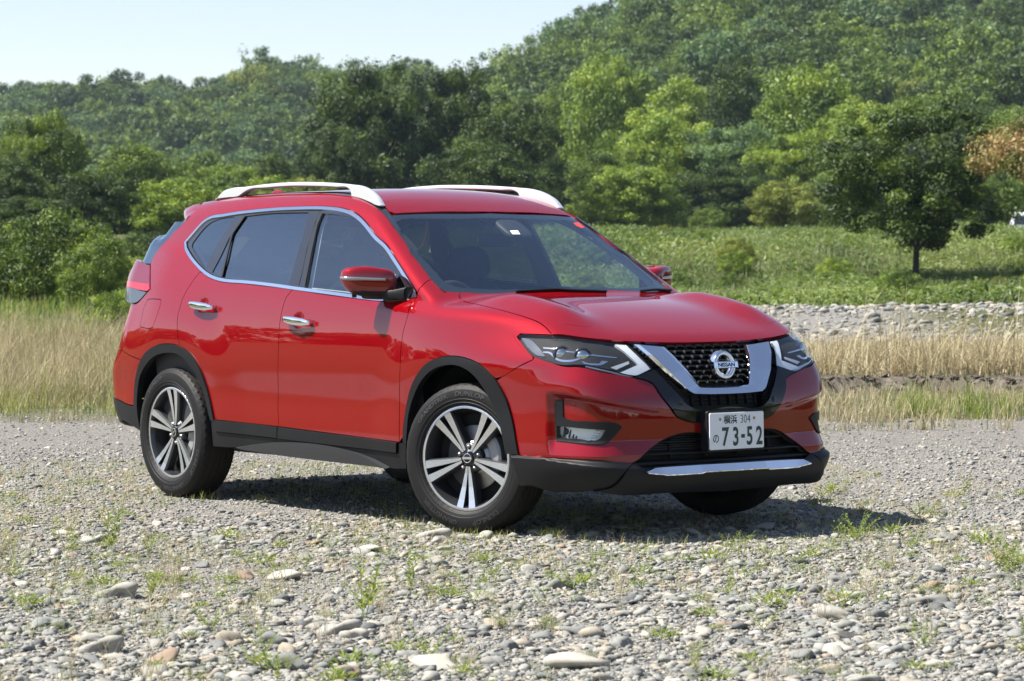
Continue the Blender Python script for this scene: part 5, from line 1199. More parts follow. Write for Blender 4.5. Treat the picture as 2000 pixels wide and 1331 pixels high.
G_MDARK = leaf_mat('leaf_meadow_tree', [(0, (0.0338, 0.0642, 0.0118)), (.5, (0.0980, 0.1555, 0.0237)), (1, (0.2366, 0.3126, 0.0473))])
G_YEL = leaf_mat('leaf_yellow_green', [(0, (.08, .11, .015)), (.5, (.17, .21, .035)), (1, (.30, .33, .07))])
G_BLUE = leaf_mat('leaf_blue_green', [(0, (0.0312, 0.0660, 0.0264)), (0.5, (0.0900, 0.1560, 0.0540)), (1, (0.1800, 0.2640, 0.0900))])
G_TAN = leaf_mat('leaf_tan', [(0, (0.09, 0.11, 0.025)), (0.45, (0.21, 0.2, 0.055)), (0.72, (0.36, 0.25, 0.11)), (1, (0.42, 0.29, 0.15))])
BARK = plain('bark', (.045, .035, .028), .9, noise=(8, .5))
def leaves(centres, radii, per, size, r, flat=.75, up=.35, tone_spread=.35):
    """clumps of leaf blades: quads facing roughly outwards and up from each clump"""
    n = len(centres); k = np.repeat(np.arange(n), per); N = len(k)
    dirs = r.normal(size=(N, 3)); dirs /= np.linalg.norm(dirs, axis=1)[:, None]
    rad = r.random(N)**.45
    p = centres[k]+dirs*(rad*radii[k])[:, None]*np.array([1, 1, flat])
    nr = dirs*.85+r.normal(size=(N, 3))*.45+np.array([0, 0, up]); nr /= np.linalg.norm(nr, axis=1)[:, None]
    t = np.cross(nr, r.normal(size=(N, 3))); t /= np.linalg.norm(t, axis=1)[:, None]+1e-9; b = np.cross(nr, t)
    s = size*np.exp(r.normal(0, .25, N)); s = s[:, None]
    q = np.stack([p-t*s, p-b*s*.42+nr*s*.12, p+t*s, p+b*s*.42+nr*s*.12], 1).reshape(-1, 3)
    f = np.arange(N*4).reshape(-1, 4)
    ct = np.clip(r.normal(.5, tone_spread*.75, n), .02, .98); tone = np.repeat(np.clip(ct[k]+r.normal(0, .13, N), 0, 1), 4)
    return q, f, tone
def tube(pts, rad, seg=7):
    v = []; f = []
    for i, (p, r) in enumerate(zip(pts, rad)):
        p = np.array(p)
        for j in range(seg):
            a = 2*math.pi*j/seg; v.append(p+[r*math.cos(a), r*math.sin(a), 0])
    for i in range(len(pts)-1):
        for j in range(seg): f.append((i*seg+j, i*seg+(j+1) % seg, (i+1)*seg+(j+1) % seg, (i+1)*seg+j))
    return v, f
def crown_clumps(n, w, h, z0, r, shell=.5, lumps=6, power=1.0):
    """clump centres filling an uneven crown built of several overlapping lobes"""
    lob = []; 
    for i in range(lumps):
        a = 2*math.pi*i/lumps+r.normal()*.5; q = r.uniform(.15, .62); zz = r.uniform(.12, .80)
        lob.append((math.cos(a)*q*w*.5, math.sin(a)*q*w*.5, z0+h*zz, w*.5*r.uniform(.42, .62), h*.5*r.uniform(.35, .52)))
    lob.append((0, 0, z0+h*.60, w*.5*.62, h*.40))
    c = []
    body = (0, 0, z0+h*.5, w*.47, h*.5)
    for i in range(n):
        L = body if r.random() < .38 else lob[r.integers(0, len(lob))]; d = r.normal(size=3); d /= np.linalg.norm(d); q = (1-shell+shell*r.random()**.5)
        c.append((L[0]+d[0]*L[3]*q, L[1]+d[1]*L[3]*q, L[2]+d[2]*L[4]*q))
    c = np.array(c); c[:, 2] = np.clip(c[:, 2], z0, z0+h); return c, lob
TREES = {}
def tree_proto(key, seed, w, h, z0, nclump, per, leaf, mat, rad, lumps=7, trunk=.12, trunk_h=None):
    TREES[key] = dict(seed=seed, w=w, h=h, z0=z0, nclump=nclump, per=per, leaf=leaf, mat=mat, rad=rad, lumps=lumps, trunk=trunk, data=None)
def tree(key, name, l, d, scale, rz_, label, group=None, cat='tree', zs=1.0, sink=0.0, mat=None):
    T = TREES[key]
    t = empty(name, place(l, d)); t.location.z -= sink
    if T['data'] is None:
        r = np.random.default_rng(T['seed']); c, lob = crown_clumps(T['nclump'], T['w'], T['h'], T['z0'], r, lumps=T['lumps'])
        rr = T['rad']*np.exp(r.normal(0, .22, len(c))); q, f, tone = leaves(c, rr, T['per'], T['leaf'], r)
        cr = np_mesh('crown', q, f, T['mat'], smooth=False, attr={'tone': tone})
        mbt = MB(); tw = T['trunk']; ztop = T['z0']+T['h']*.55
        mbt.add(*tube([(0, 0, -.3), (0.02, 0, .2), (.05*tw*4, .02, T['z0']*.6), (.02, .05, T['z0']+.1*T['h']), (0, 0, ztop)], [tw*1.5, tw*1.1, tw*.9, tw*.75, tw*.25]))
        for L in lob[:6]:
            z1 = max(.25, T['z0']*.75+r.uniform(-.1, .25)*T['h']*.4); mid = (L[0]*.5, L[1]*.5, (z1+L[2])*.5+.06*T['h'])
            mbt.add(*tube([(0, 0, z1), mid, (L[0], L[1], L[2])], [tw*.55, tw*.35, tw*.12], 6))
        tk = mbt.build('trunk', BARK); T['data'] = (cr, tk)
        cr.parent = t; tk.parent = t
    else:
        for o in T['data']:
            c = o.copy(); COL.objects.link(c); c.parent = t
            if mat is not None and o is T['data'][0]: c.material_slots[0].link = 'OBJECT'; c.material_slots[0].material = mat
    t.scale = (scale, scale, scale*zs); t.rotation_euler = (0, 0, rz_)
    return tag(t, label, cat, group)
tree_proto('meadow', 1, 5.0, 4.4, .95, 190, 300, .050, G_DARK, .37, 12, .085)
tree_proto('high', 12, 4.2, 1.6, 3.0, 110, 160, .055, G_TAN, .36, 7, .09)
tree_proto('broad', 2, 9.0, 8.2, 1.2, 165, 250, .105, G_DARK, .78, 11, .22)
tree_proto('tall', 3, 6.5, 9.5, 1.2, 200, 170, .10, G_MID, .72, 9, .18)
tree_proto('round', 4, 6.5, 6.5, .8, 190, 170, .095, G_LIGHT, .66, 8, .14)
tree_proto('small', 5, 4.6, 3.6, .9, 130, 170, .07, G_YEL, .42, 7, .08)
tree_proto('shrub', 6, 3.2, 2.0, .05, 150, 170, .042, G_MID, .33, 8, .03)
def tr(key, name, u, vtop, wpx, d, mat, label, group=None, rz_=None, cat='tree'):
    """place by metres: crown width and top follow from the size the tree has at its distance"""
    T = TREES[key]; l = (u-1000)*d/FOCAL_PX; g = float(height(l, d)); top = CAM[2]+(519-vtop)*d/FOCAL_PX-g
    s = wpx*d/FOCAL_PX/T['w']; zs = top/((T['z0']+T['h'])*s)
    return tree(key, name, l, d, s, rng.random()*6.28 if rz_ is None else rz_, label, group, cat, zs=max(.45, min(1.9, zs)), mat=mat)
tr('meadow', 'meadow_tree', 1787, 190, 395, 78, G_MDARK, 'dark green tree standing alone in the meadow with a bare lower trunk')
mt = [o for o in bpy.data.objects if o.name == 'meadow_tree'][0]
for q in ((-.35, -.9, 2.05), (.85, -1.15, 2.25)):
    m_ = MB(); v, f = ico(2); m_.add((v*.055).tolist(), [tuple(int(i) for i in t) for t in f]); o = m_.build('orange_fruit', plain('orange_peel', (.75, .25, .02), .5), mt)
    o.location = (float(q[0]*RH[0]+q[1]*FH[0]), float(q[0]*RH[1]+q[1]*FH[1]), q[2]); o.location *= 1.0; mt.rotation_euler = (0, 0, 0)
tr('high', 'browning_tree', 2060, 228, 320, 74, G_TAN, 'tree with tan dried leaves reaching in at the right edge')
# the dark trees behind the car roof
tr('broad', 'dark_tree', 725, 112, 270, 165, G_DARK, 'tall dark tree rising behind the rear of the car roof', 'dark trees behind the car')
tr('broad', 'dark_tree', 885, 118, 240, 168, G_DARK, 'tall dark tree behind the middle of the car roof', 'dark trees behind the car')
tr('broad', 'dark_tree', 1000, 182, 230, 160, G_DARK, 'dark spreading tree behind the front of the car roof', 'dark trees behind the car')
tr('broad', 'dark_tree', 665, 235, 170, 158, G_DARK, 'lower dark tree left of the tall ones behind the roof', 'dark trees behind the car')
tr('broad', 'dark_tree', 930, 270, 260, 156, G_DARK, 'low dark tree in front of the tall ones behind the roof', 'dark trees behind the car')
# right-hand wood
R = [('round', 1185, 105, 190, 215, G_YEL, 'yellow green tree standing highest left of the wood'), ('tall', 1095, 165, 150, 220, G_BLUE, 'blue green tree between the dark trees and the yellow one'),
     ('tall', 1435, 112, 150, 205, G_DARK, 'dark green pointed tree in the middle of the right wood'), ('round', 1575, 122, 240, 200, G_LIGHT, 'bright green domed tree in the right wood'),
     ('tall', 1330, 150, 190, 210, G_LIGHT, 'mid green tree between the yellow and the pointed tree'), ('broad', 1290, 215, 260, 188, G_LIGHT, 'broad mid green tree right of the car roof'),
     ('broad', 1440, 240, 250, 185, G_BLUE, 'blue green broad tree below the pointed one'), ('broad', 1560, 255, 230, 180, G_LIGHT, 'mid green tree below the bright dome'),
     ('broad', 1690, 190, 240, 195, G_LIGHT, 'mid green tree behind the lone meadow tree on its left'), ('broad', 1850, 195, 260, 200, G_DARK, 'dark tree behind the lone meadow tree on its right'),
     ('tall', 1970, 215, 190, 190, G_MID, 'mid green tree near the right edge behind the tan leaves'), ('broad', 1190, 290, 200, 172, G_MID, 'bushy mid green tree just right of the dark group'),
     ('round', 1240, 322, 210, 162, G_LIGHT, 'light green small tree at the edge of the meadow'), ('small', 1535, 358, 170, 150, G_YEL, 'small yellowish tree with a bare stem at the meadow edge'),
     ('small', 1385, 408, 85, 155, G_MID, 'small bush between the light and the yellowish tree'), ('broad', 1420, 320, 240, 170, G_DARK, 'deep green tree behind the small yellowish one'),
     ('round', 1650, 330, 190, 160, G_MID, 'round tree left of the lone meadow tree'), ('broad', 1930, 330, 200, 165, G_MID, 'bushy tree right of the lone meadow tree'), ('broad', 2050, 250, 240, 180, G_MID, 'large tree cut by the right edge of the wood')]
for k, u, v, w, d, m_, lab in R: tr(k, 'wood_tree', u, v, w, d, m_, lab, 'trees of the wood beyond the meadow')
# left-hand trees
Lf = [('broad', 85, 213, 185, 120, G_MID, 'broad crowned tree standing highest at the left edge'), ('broad', 15, 298, 170, 112, G_DARK, 'dark tree cut by the left edge below the broad crown'),
      ('broad', 165, 330, 200, 118, G_DARK, 'dark tree behind the shrub at the left'), ('tall', 262, 275, 170, 150, G_MID, 'mid green tree right of the broad crowned one'),
      ('round', 345, 310, 150, 150, G_MID, 'bright green tree left of the car roof'), ('small', 345, 350, 200, 125, G_LIGHT, 'light green leafy tree just left of the spoiler'),
      ('round', 455, 320, 150, 160, G_LIGHT, 'pale green low tree above the roof rail'), ('tall', 535, 295, 110, 175, G_DARK, 'narrow darker tree between pale ones over the roof'),
      ('round', 605, 345, 120, 150, G_YEL, 'yellowish bush beside the dark trees over the roof'), ('small', 420, 345, 180, 135, G_MID, 'mid green bush behind the roof rail'),
      ('broad', 240, 380, 220, 128, G_DARK, 'deep green tree in the shade left of the spoiler'), ('small', 530, 345, 150, 150, G_LIGHT, 'light bush over the middle of the roof rail'),
      ('broad', -60, 260, 200, 125, G_MID, 'tree at the far left mostly outside the view'), ('broad', 60, 380, 200, 110, G_DARK, 'dark low tree behind the big shrub at the left')]
for k, u, v, w, d, m_, lab in Lf: tr(k, 'riverside_tree', u, v, w, d, m_, lab, 'trees on the left bank')
tr('shrub', 'shrub', 85, 418, 270, 56, G_MID, 'big rounded green shrub at the left above the dry grass', 'shrubs in the grass', cat='shrub')
tr('shrub', 'shrub', -40, 440, 210, 58, G_MID, 'green shrub cut by the left edge', 'shrubs in the grass', cat='shrub')
tr('shrub', 'shrub', 175, 485, 130, 52, G_MID, 'low green shrub between the big shrub and the car', 'shrubs in the grass', cat='shrub')
tr('shrub', 'shrub', 225, 570, 130, 40, G_LIGHT, 'small light green shrub beside the tail lamp', 'shrubs in the grass', cat='shrub')
tr('shrub', 'shrub', 175, 440, 190, 66, G_MID, 'bushy shrub behind the low one left of the tail lamp', 'shrubs in the grass', cat='shrub')
tr('shrub', 'shrub', 290, 455, 170, 80, G_DARK, 'dark shrub hidden partly by the rear window', 'shrubs in the grass', cat='shrub')
tr('shrub', 'hedge_shrub', 250, 503, 150, 75, G_LIGHT, 'light green hedge shrub left of the rear window', cat='shrub')

for i in range(22):
    d = rng.uniform(56, 98); l = rng.uniform(1.5, .19*d); s = rng.uniform(.16, .40)
    tree('shrub', 'weed_clump', l, d, s, rng.random()*6.28, 'low leafy weed clump in the meadow', 'weed clumps in the meadow', 'plant', mat=(G_LIGHT, G_MID, G_YEL)[i % 3])
# ------------------------------------------------------------------ forested hills
def hill_z(l, d):
    """two wooded ridges: a far one on the left, a nearer steeper one on the right"""
    u = 1000+l/np.maximum(d, 1)*FOCAL_PX
    ul = 1000+l/560*FOCAL_PX
    ridge_l = np.interp(ul, [-2500, -700, 0, 130, 220, 330, 400, 470, 560, 630, 720, 840, 930, 1050, 1400, 2500], [255, 230, 190, 152, 150, 165, 175, 135, 108, 135, 150, 118, 150, 190, 260, 300])
    hl = CAM[2]+(519-ridge_l)*560/FOCAL_PX-5.0
    zl = 5+(hl-5)*sst(330, 575, d)-.0*d
    zl = np.where(d > 575, hl-(d-575)*.15, zl)
    ur = 1000+l/420*FOCAL_PX
    ridge_r = np.interp(ur, [300, 700, 880, 930, 1000, 1060, 1130, 1300, 1600, 2000, 2600, 5000], [330, 330, 220, 150, 85, 45, 15, -60, -140, -200, -240, -300])
    hr = CAM[2]+(519-ridge_r)*420/FOCAL_PX-6.0
    zr = 4.5+(hr-4.5)*np.clip((d-225)/(430-225), 0, 1)**1.15
    zr = np.where(d > 430, hr-(d-430)*.10, zr)
    fold = 4.0*np.sin(l*.055+d*.02)*sst(240, 320, d)
    return np.maximum(zl, zr+fold*sst(-10, 30, l))-.0
def make_hills():
    dd = np.linspace(222, 760, 70); ll = np.linspace(-330, 330, 90); D, L = np.meshgrid(dd, ll, indexing='ij'); z = hill_z(L, D); p = field(L.ravel(), D.ravel()); nl = len(ll)
    i, j = np.meshgrid(np.arange(len(dd)-1), np.arange(nl-1), indexing='ij'); a = (i*nl+j).ravel()
    o = np_mesh('hills', np.c_[p, z.ravel()-1.0], np.stack([a, a+nl, a+nl+1, a+1], 1), plain('hill_soil', (.03, .045, .018), .95, noise=(.08, .5)), smooth=True); tag(o, kind='structure')
make_hills()
def crown_source(seed, mat, per=44, n=84):
    """one forest crown as mesh data, instanced over the wooded slopes"""
    r = np.random.default_rng(seed); c, _ = crown_clumps(n, 8.4, 6.8, .3, r, lumps=7); q, f, t = leaves(c, .98*np.exp(r.normal(0, .22, n)), per, .24, r, tone_spread=.30)
    o = np_mesh('forest_crown', q, f, mat, attr={'tone': t}); COL.objects.unlink(o); return o
SRC = [crown_source(900+i, m_) for i, m_ in enumerate([G_MID, G_MID, G_DARK, G_BLUE, G_MID, G_YEL])]
def forest(name, pts, sc, label, prob):
    """one object: a point per tree, each point carrying a leafy crown"""
    pick = rng.choice(len(SRC), len(pts), p=prob)
    me = bpy.data.meshes.new(name); me.from_pydata(np.asarray(pts).tolist(), [], [])
    a = me.attributes.new('pick', 'INT', 'POINT'); a.data.foreach_set('value', pick.astype(np.int32))
    a = me.attributes.new('size', 'FLOAT_VECTOR', 'POINT'); a.data.foreach_set('vector', np.stack([sc, sc, sc*rng.uniform(.8, 1.25, len(sc))], 1).astype(np.float32).ravel())
    a = me.attributes.new('turn', 'FLOAT_VECTOR', 'POINT'); a.data.foreach_set('vector', np.stack([sc*0, sc*0, rng.random(len(sc))*6.28], 1).astype(np.float32).ravel())
    o = bpy.data.objects.new(name, me); COL.objects.link(o)
    ng = bpy.data.node_groups.new(name, 'GeometryNodeTree'); ng.interface.new_socket('Geometry', in_out='INPUT', socket_type='NodeSocketGeometry'); ng.interface.new_socket('Geometry', in_out='OUTPUT', socket_type='NodeSocketGeometry')
    gi = ng.nodes.new('NodeGroupInput'); go = ng.nodes.new('NodeGroupOutput'); jn = ng.nodes.new('GeometryNodeGeometryToInstance'); ip = ng.nodes.new('GeometryNodeInstanceOnPoints')
    for s in reversed(SRC):
        oi = ng.nodes.new('GeometryNodeObjectInfo'); oi.inputs['Object'].default_value = s; oi.inputs['As Instance'].default_value = False; ng.links.new(oi.outputs['Geometry'], jn.inputs[0])
    def attr(nm, ty):
        nd = ng.nodes.new('GeometryNodeInputNamedAttribute'); nd.data_type = ty; nd.inputs['Name'].default_value = nm; return [x for x in nd.outputs if x.enabled][0]
    ng.links.new(gi.outputs[0], ip.inputs['Points']); ng.links.new(jn.outputs[0], ip.inputs['Instance']); ip.inputs['Pick Instance'].default_value = True
    ng.links.new(attr('pick', 'INT'), ip.inputs['Instance Index']); ng.links.new(attr('size', 'FLOAT_VECTOR'), ip.inputs['Scale']); ng.links.new(attr('turn', 'FLOAT_VECTOR'), ip.inputs['Rotation'])
    ng.links.new(ip.outputs[0], go.inputs[0]); md = o.modifiers.new('trees', 'NODES'); md.node_group = ng
    return tag(o, label, 'forest', kind='stuff')
def hill_points():
    P = []; S = []
    for d in np.arange(226, 600, 4.6):
        w = .205*d+8; n = int(2*w/4.7)
        l = -w+2*w*(np.arange(n)+rng.random(n)*.9)/n; dj = d+rng.normal(0, 1.7, n); z = hill_z(l, dj)
        ok = np.ones(n, bool)
        # skip what the nearer ridge hides
        front = l/dj
        vis = CAM[2]+(z+9-CAM[2])
        for k in range(n):
            dd = np.linspace(226, dj[k]-8, 14) if dj[k] > 240 else np.array([230.])
            el = (hill_z(front[k]*dd, dd)-1-CAM[2])/dd
            if el.max() > (z[k]+8-CAM[2])/dj[k]+.002: ok[k] = False
            if (z[k]-CAM[2])/dj[k] > .115: ok[k] = False
        p = field(l[ok], dj[ok]); P.append(np.c_[p, z[ok]-1.2]); S.append(np.clip(np.exp(rng.normal(-.42, .27, ok.sum())), .4, 1.05))
    return np.vstack(P), np.concatenate(S)
hp, hs = hill_points()
forest('hill_forest', hp, hs, 'dense green forest covering the two hills', [.15, .14, .36, .19, .14, .02])
# the wood on the other bank, behind and beside the photographer: seen in the car's paint and chrome
P = []
for i in range(420):
    a = rng.uniform(R_(20), R_(340)); rad = rng.uniform(68, 170)
    l = math.sin(a)*rad; d = math.cos(a)*rad
    if d > 0 and abs(l) < .3*d+18: continue
    x, y = spot(l, d); P.append((x, y, rng.uniform(-.8, -.2)))
P = np.array(P); forest('bank_forest', P, np.clip(np.exp(rng.normal(.0, .25, len(P))), .6, 1.5), 'green wood on the near bank', [.26, .22, .22, .12, .14, .04])

# ------------------------------------------------------------------ grasses
def blades(l, d, hgt, wid, lean=.35, seg=3, z=None):
    n = len(l); p = field(l, d); z0 = height(l, d) if z is None else z; base = np.c_[p, z0-.02]
    a = rng.random(n)*6.283; dx = np.stack([np.cos(a), np.sin(a)], 1); le = lean*np.abs(rng.normal(0, 1, n))*hgt; side = np.stack([-dx[:, 1], dx[:, 0]], 1)
    V = []
    for k in range(seg+1):
        t = k/seg; c = base.copy(); c[:, :2] += dx*(le*t**1.9)[:, None]; c[:, 2] += hgt*(t-.18*t*t*np.minimum(1, le/hgt)); w = wid*(1-t*.85)
        a0 = c.copy(); a0[:, :2] -= side*w[:, None]; a1 = c.copy(); a1[:, :2] += side*w[:, None]; V += [a0, a1]
    V = np.stack(V, 1); m = 2*(seg+1); F = []
    for k in range(seg): F.append(np.stack([np.arange(n)*m+2*k, np.arange(n)*m+2*k+1, np.arange(n)*m+2*k+3, np.arange(n)*m+2*k+2], 1))
    return V.reshape(-1, 3), np.vstack(F), m
def grass(name, l, d, hgt, wid, tone, mat, label, lean=.35, seg=3):
    v, f, m = blades(l, d, hgt, wid, lean, seg); o = np_mesh(name, v, f, mat, attr={'tone': np.repeat(tone, m)}); return tag(o, label, 'grass', kind='stuff')
DRY = leaf_mat('dry_grass', [(0, (.11, .14, .045)), (.35, (.22, .21, .10)), (.7, (.33, .285, .165)), (1, (.45, .39, .25))], .25, .6)
GRN_G = leaf_mat('green_grass', [(0, (.05, .11, .02)), (.5, (.11, .19, .035)), (.85, (.22, .27, .06)), (1, (.36, .33, .14))], .35, .5)
def tuft_points(n, l0, l1, d0, d1, per, spread, dens=None):
    c_l = rng.uniform(l0, l1, n); c_d = rng.uniform(d0, d1, n)
    if dens is not None: ok = rng.random(n) < dens(c_l, c_d); c_l = c_l[ok]; c_d = c_d[ok]
    k = np.repeat(np.arange(len(c_l)), per); return c_l[k]+rng.normal(0, spread, len(k)), c_d[k]+rng.normal(0, spread, len(k)), k, len(c_l)
# tall dry grass on the left
l, d, k, n = tuft_points(1500, -8.2, -2.2, 25.2, 35, 34, .17)
h = (.26+.30*rng.random(n)+.25*(vnoise(np.arange(n)*.37, np.zeros(n), 3)))[k]*(.34+.70*fbm(l*.6, d*.35, 91))*np.exp(rng.normal(-.1, .25, len(k)))*sst(24.6, 27, d)
grass('dry_grass', l, d, np.maximum(.1, h), np.full(len(l), .0042), np.clip(.66+.24*rng.normal(size=n)[k]*.6+rng.normal(0, .15, len(k)), 0, 1), DRY, 'tall pale dry grass left of the car', .75)
l, d, k, n = tuft_points(130, -8.0, -2.0, 24.1, 27.2, 24, .12)
grass('green_grass', l, d, (.08+.24*rng.random(n))[k]*np.exp(rng.normal(0, .3, len(k))), np.full(len(l), .004), np.clip(.72+rng.normal(0, .22, len(k))+.25*rng.random(n)[k], 0, 1), GRN_G, 'short green grass along the track edge on the left', .4)
l, d, k, n = tuft_points(700, -14, -3.5, 36, 75, 26, .3)
grass('bank_grass', l, d, (.10+.25*rng.random(n))[k], np.full(len(l), .010), np.clip(.62+rng.normal(0, .25, len(k)), 0, 1), GRN_G, 'green and dry grass beyond the tall dry grass on the left', .4)
for l0, l1, d0, d1, nm, lab in ((-8, -1.6, 22.4, 25.4, 'edge_grass', 'stray dry tufts where the left grass thins out into the track'), (1.5, 7.0, 21.6, 23.4, 'edge_grass', 'stray dry tufts where the right verge thins out into the track')):
    l, d, k, n = tuft_points(190, l0, l1, d0, d1, 14, .06, lambda a, b: fbm(a*.9, b*.9, 95) > .46)
    grass(nm, l, d, (.03+.11*rng.random(n))[k]*np.exp(rng.normal(0, .3, len(k))), np.full(len(l), .004), np.clip(.5+rng.normal(0, .28, len(k)), 0, 1), DRY, lab, .6)
# straw on the eroded bank and the verge, right
l, d, k, n = tuft_points(1300, 1.2, 8.0, 28.6, 36, 22, .13, lambda a, b: .16+.84*(fbm(a*.7, b*.5, 61) > .46))
grass('straw', l, d, (.08+.34*rng.random(n)**1.4)[k]*(.5+fbm(l*.9, d*.6, 93))*(1-.6*sst(31.5, 35.5, d))*np.exp(rng.normal(0, .35, len(k))), np.full(len(l), .0065), np.clip(.78+rng.normal(0, .18, len(k)), 0, 1), DRY, 'pale straw growing on the eroded bank right of the car', 1.0)
l, d, k, n = tuft_points(700, 1.4, 7.2, 22.9, 27.2, 18, .10, lambda a, b: .3+.7*(fbm(a*.8, b*.8, 66) > .45))
grass('verge_grass', l, d, (.05+.15*rng.random(n))[k]*np.exp(rng.normal(0, .3, len(k))), np.full(len(l), .0045), np.clip(.62+rng.normal(0, .25, len(k)), 0, 1), DRY, 'thin dry grass on the verge right of the car', .5)
l, d, k, n = tuft_points(40, 3.2, 5.3, 23.4, 26.0, 60, .09)
grass('green_verge', l, d, (.06+.18*rng.random(n))[k]*np.exp(rng.normal(0, .3, len(k))), np.full(len(l), .0040), np.clip(.62+rng.normal(0, .2, len(k)), 0, 1), GRN_G, 'fresh green grass tufts on the right verge', .5)
MGRASS = leaf_mat('meadow_grass_blade', [(0, (.06, .09, .025)), (.5, (.16, .20, .07)), (1, (.34, .35, .19))], .3, .5)
# meadow of broad leaved ground cover
MEAD = leaf_mat('meadow_leaf', [(0, (.045, .078, .018)), (.3, (.105, .16, .036)), (.6, (.165, .225, .06)), (1, (.25, .295, .10))], .3, .5)
n = 170000; d = 53+56*rng.random(n)**1.05; l = (rng.random(n)*2-1)*.20*d+2; ok = l > -6; l = l[ok]; d = d[ok]; n = len(l)
p = field(l, d); c = np.c_[p, height(l, d)+.05+.42*rng.random(n)*np.maximum(0, fbm(l*.35, d*.16, 71)-.22)*2]
q, f, tn = leaves(c, np.full(n, .12), 1, .065, rng, up=.9); tn = np.repeat(np.clip(-.25+1.5*fbm(l*.40, d*.14, 73)+rng.normal(0, .08, n), 0, 1), 4)
o = np_mesh('meadow_cover', q, f, MEAD, attr={'tone': tn}); tag(o, 'bright green leafy ground cover on the rising meadow', 'ground cover', kind='stuff')
l, d, k, n = tuft_points(4200, -3, 22, 53, 104, 14, .3, lambda a, b: fbm(a*.25, b*.10, 77) > .42)
grass('meadow_grass', l, d, (.10+.34*rng.random(n)**1.5)[k]*(.5+1.0*fbm(l*.3, d*.12, 79)), np.full(len(l), .011), np.clip(.15+.8*fbm(l*.4, d*.15, 78)+rng.normal(0, .18, len(k)), 0, 1), MGRASS, 'tall green grass in the meadow round the lone tree', .45)

# ------------------------------------------------------------------ weeds among the stones
WEED = leaf_mat('weed_leaf', [(0, (.06, .10, .02)), (.5, (.14, .20, .04)), (1, (.27, .30, .08))], .35, .5)
def weed_mesh(kind, seed):
    r = np.random.default_rng(seed); v = []; f = []; t = []
    def leaf(p, dr, ln, w, tn):
        dr = dr/np.linalg.norm(dr); s = np.cross(dr, [0, 0, 1.]); s /= np.linalg.norm(s)+1e-9; b = len(v)
        up = np.array([0, 0, .12*ln]); v.extend([p, p+dr*ln*.5+s*w+up, p+dr*ln, p+dr*ln*.5-s*w+up]); f.append((b, b+1, b+2, b+3)); t.extend([tn]*4)
    def stem(p0, p1, w, tn):
        b = len(v); s = np.array([w, w*.5, 0]); v.extend([p0-s, p0+s, p1+s*.6, p1-s*.6]); f.append((b, b+1, b+2, b+3)); t.extend([tn]*4)
    if kind == 0:      # upright leafy stem
        for k in range(3):
            a = r.random()*6.28; top = np.array([.05*math.cos(a), .05*math.sin(a), r.uniform(.12, .20)]); base = np.array([.012*k, 0, 0]); stem(base, top, .0016, .4)
            for j in range(14):
                q = base+(top-base)*(.15+.85*j/13); an = j*2.4; leaf(q, np.array([math.cos(an), math.sin(an), .7]), r.uniform(.035, .055), .007, r.uniform(.3, .9))
    elif kind == 1:    # low rosette
        for j in range(46):
            an = r.random()*6.28; q = np.array([math.cos(an), math.sin(an), 0])*r.uniform(0, .07); q[2] = r.uniform(0, .03); leaf(q, np.array([math.cos(an), math.sin(an), r.uniform(.1, 1.0)]), r.uniform(.02, .045), .006, r.uniform(.2, .9))
    elif kind == 2:    # wiry dry stalks
        for j in range(12):
            an = r.random()*6.28; h = r.uniform(.06, .22); p0 = np.array([r.normal()*.02, r.normal()*.02, 0]); mid = p0+np.array([math.cos(an)*h*.15, math.sin(an)*h*.15, h*.6]); top = p0+np.array([math.cos(an)*h*.5, math.sin(an)*h*.5, h]); stem(p0, mid, .0013, .9); stem(mid, top, .001, 1)
    else:              # sprawling fine plant
        for j in range(9):
            an = r.random()*6.28; h = r.uniform(.05, .12); p0 = np.zeros(3); top = np.array([math.cos(an)*.10, math.sin(an)*.10, h]); stem(p0, top, .001, .3)
            for i in range(9): q = top*(.2+.8*i/8); bn = r.random()*6.28; leaf(q, np.array([math.cos(bn), math.sin(bn), .5]), r.uniform(.012, .024), .004, r.uniform(.3, 1))
    return np.array(v), np.array(f), np.array(t)
names = ['upright_weed', 'rosette_weed', 'dry_stalks', 'sprawling_weed']; wl_ = ['upright leafy green weed growing among the stones', 'low green rosette weed between the stones', 'tuft of thin dry straw stalks among the stones', 'fine sprawling pale green weed among the stones']
wg = ['upright weeds in the gravel', 'rosette weeds in the gravel', 'dry stalk tufts in the gravel', 'sprawling weeds in the gravel']
protos = {}
for i in range(760):
    kd = int(rng.choice(4, p=[.07, .27, .36, .30])); d = 8.6+7.4*rng.random()**1.1; l = (rng.random()*2-1)*.185*d
    if rng.random() > (.40+1.4*max(0, fbm(l*.7, d*.5, 81)-.3)): 
        if i > 60: continue
    x, y, z = place(l, d)
    if -2.0 < x < 2.6 and -1.45 < y < 1.3: continue
    if kd in (0, 2) and -1.8 < x < 3.6 and -2.3 < y < 1.8: continue
    if (kd, i % 2) not in protos:
        v, f, t = weed_mesh(kd, 500+kd*7+i % 2); o = np_mesh(names[kd], v, f, DRY if kd == 2 else WEED, attr={'tone': t}); protos[(kd, i % 2)] = o
    else: o = protos[(kd, i % 2)].copy(); COL.objects.link(o)
    s = float(np.clip(math.exp(rng.normal(-.55, .36)), .3, 1.1)); o.location = (x, y, z+.008); o.scale = (s, s, s); o.rotation_euler = (0, 0, rng.random()*6.28); tag(o, wl_[kd], 'weed', wg[kd])
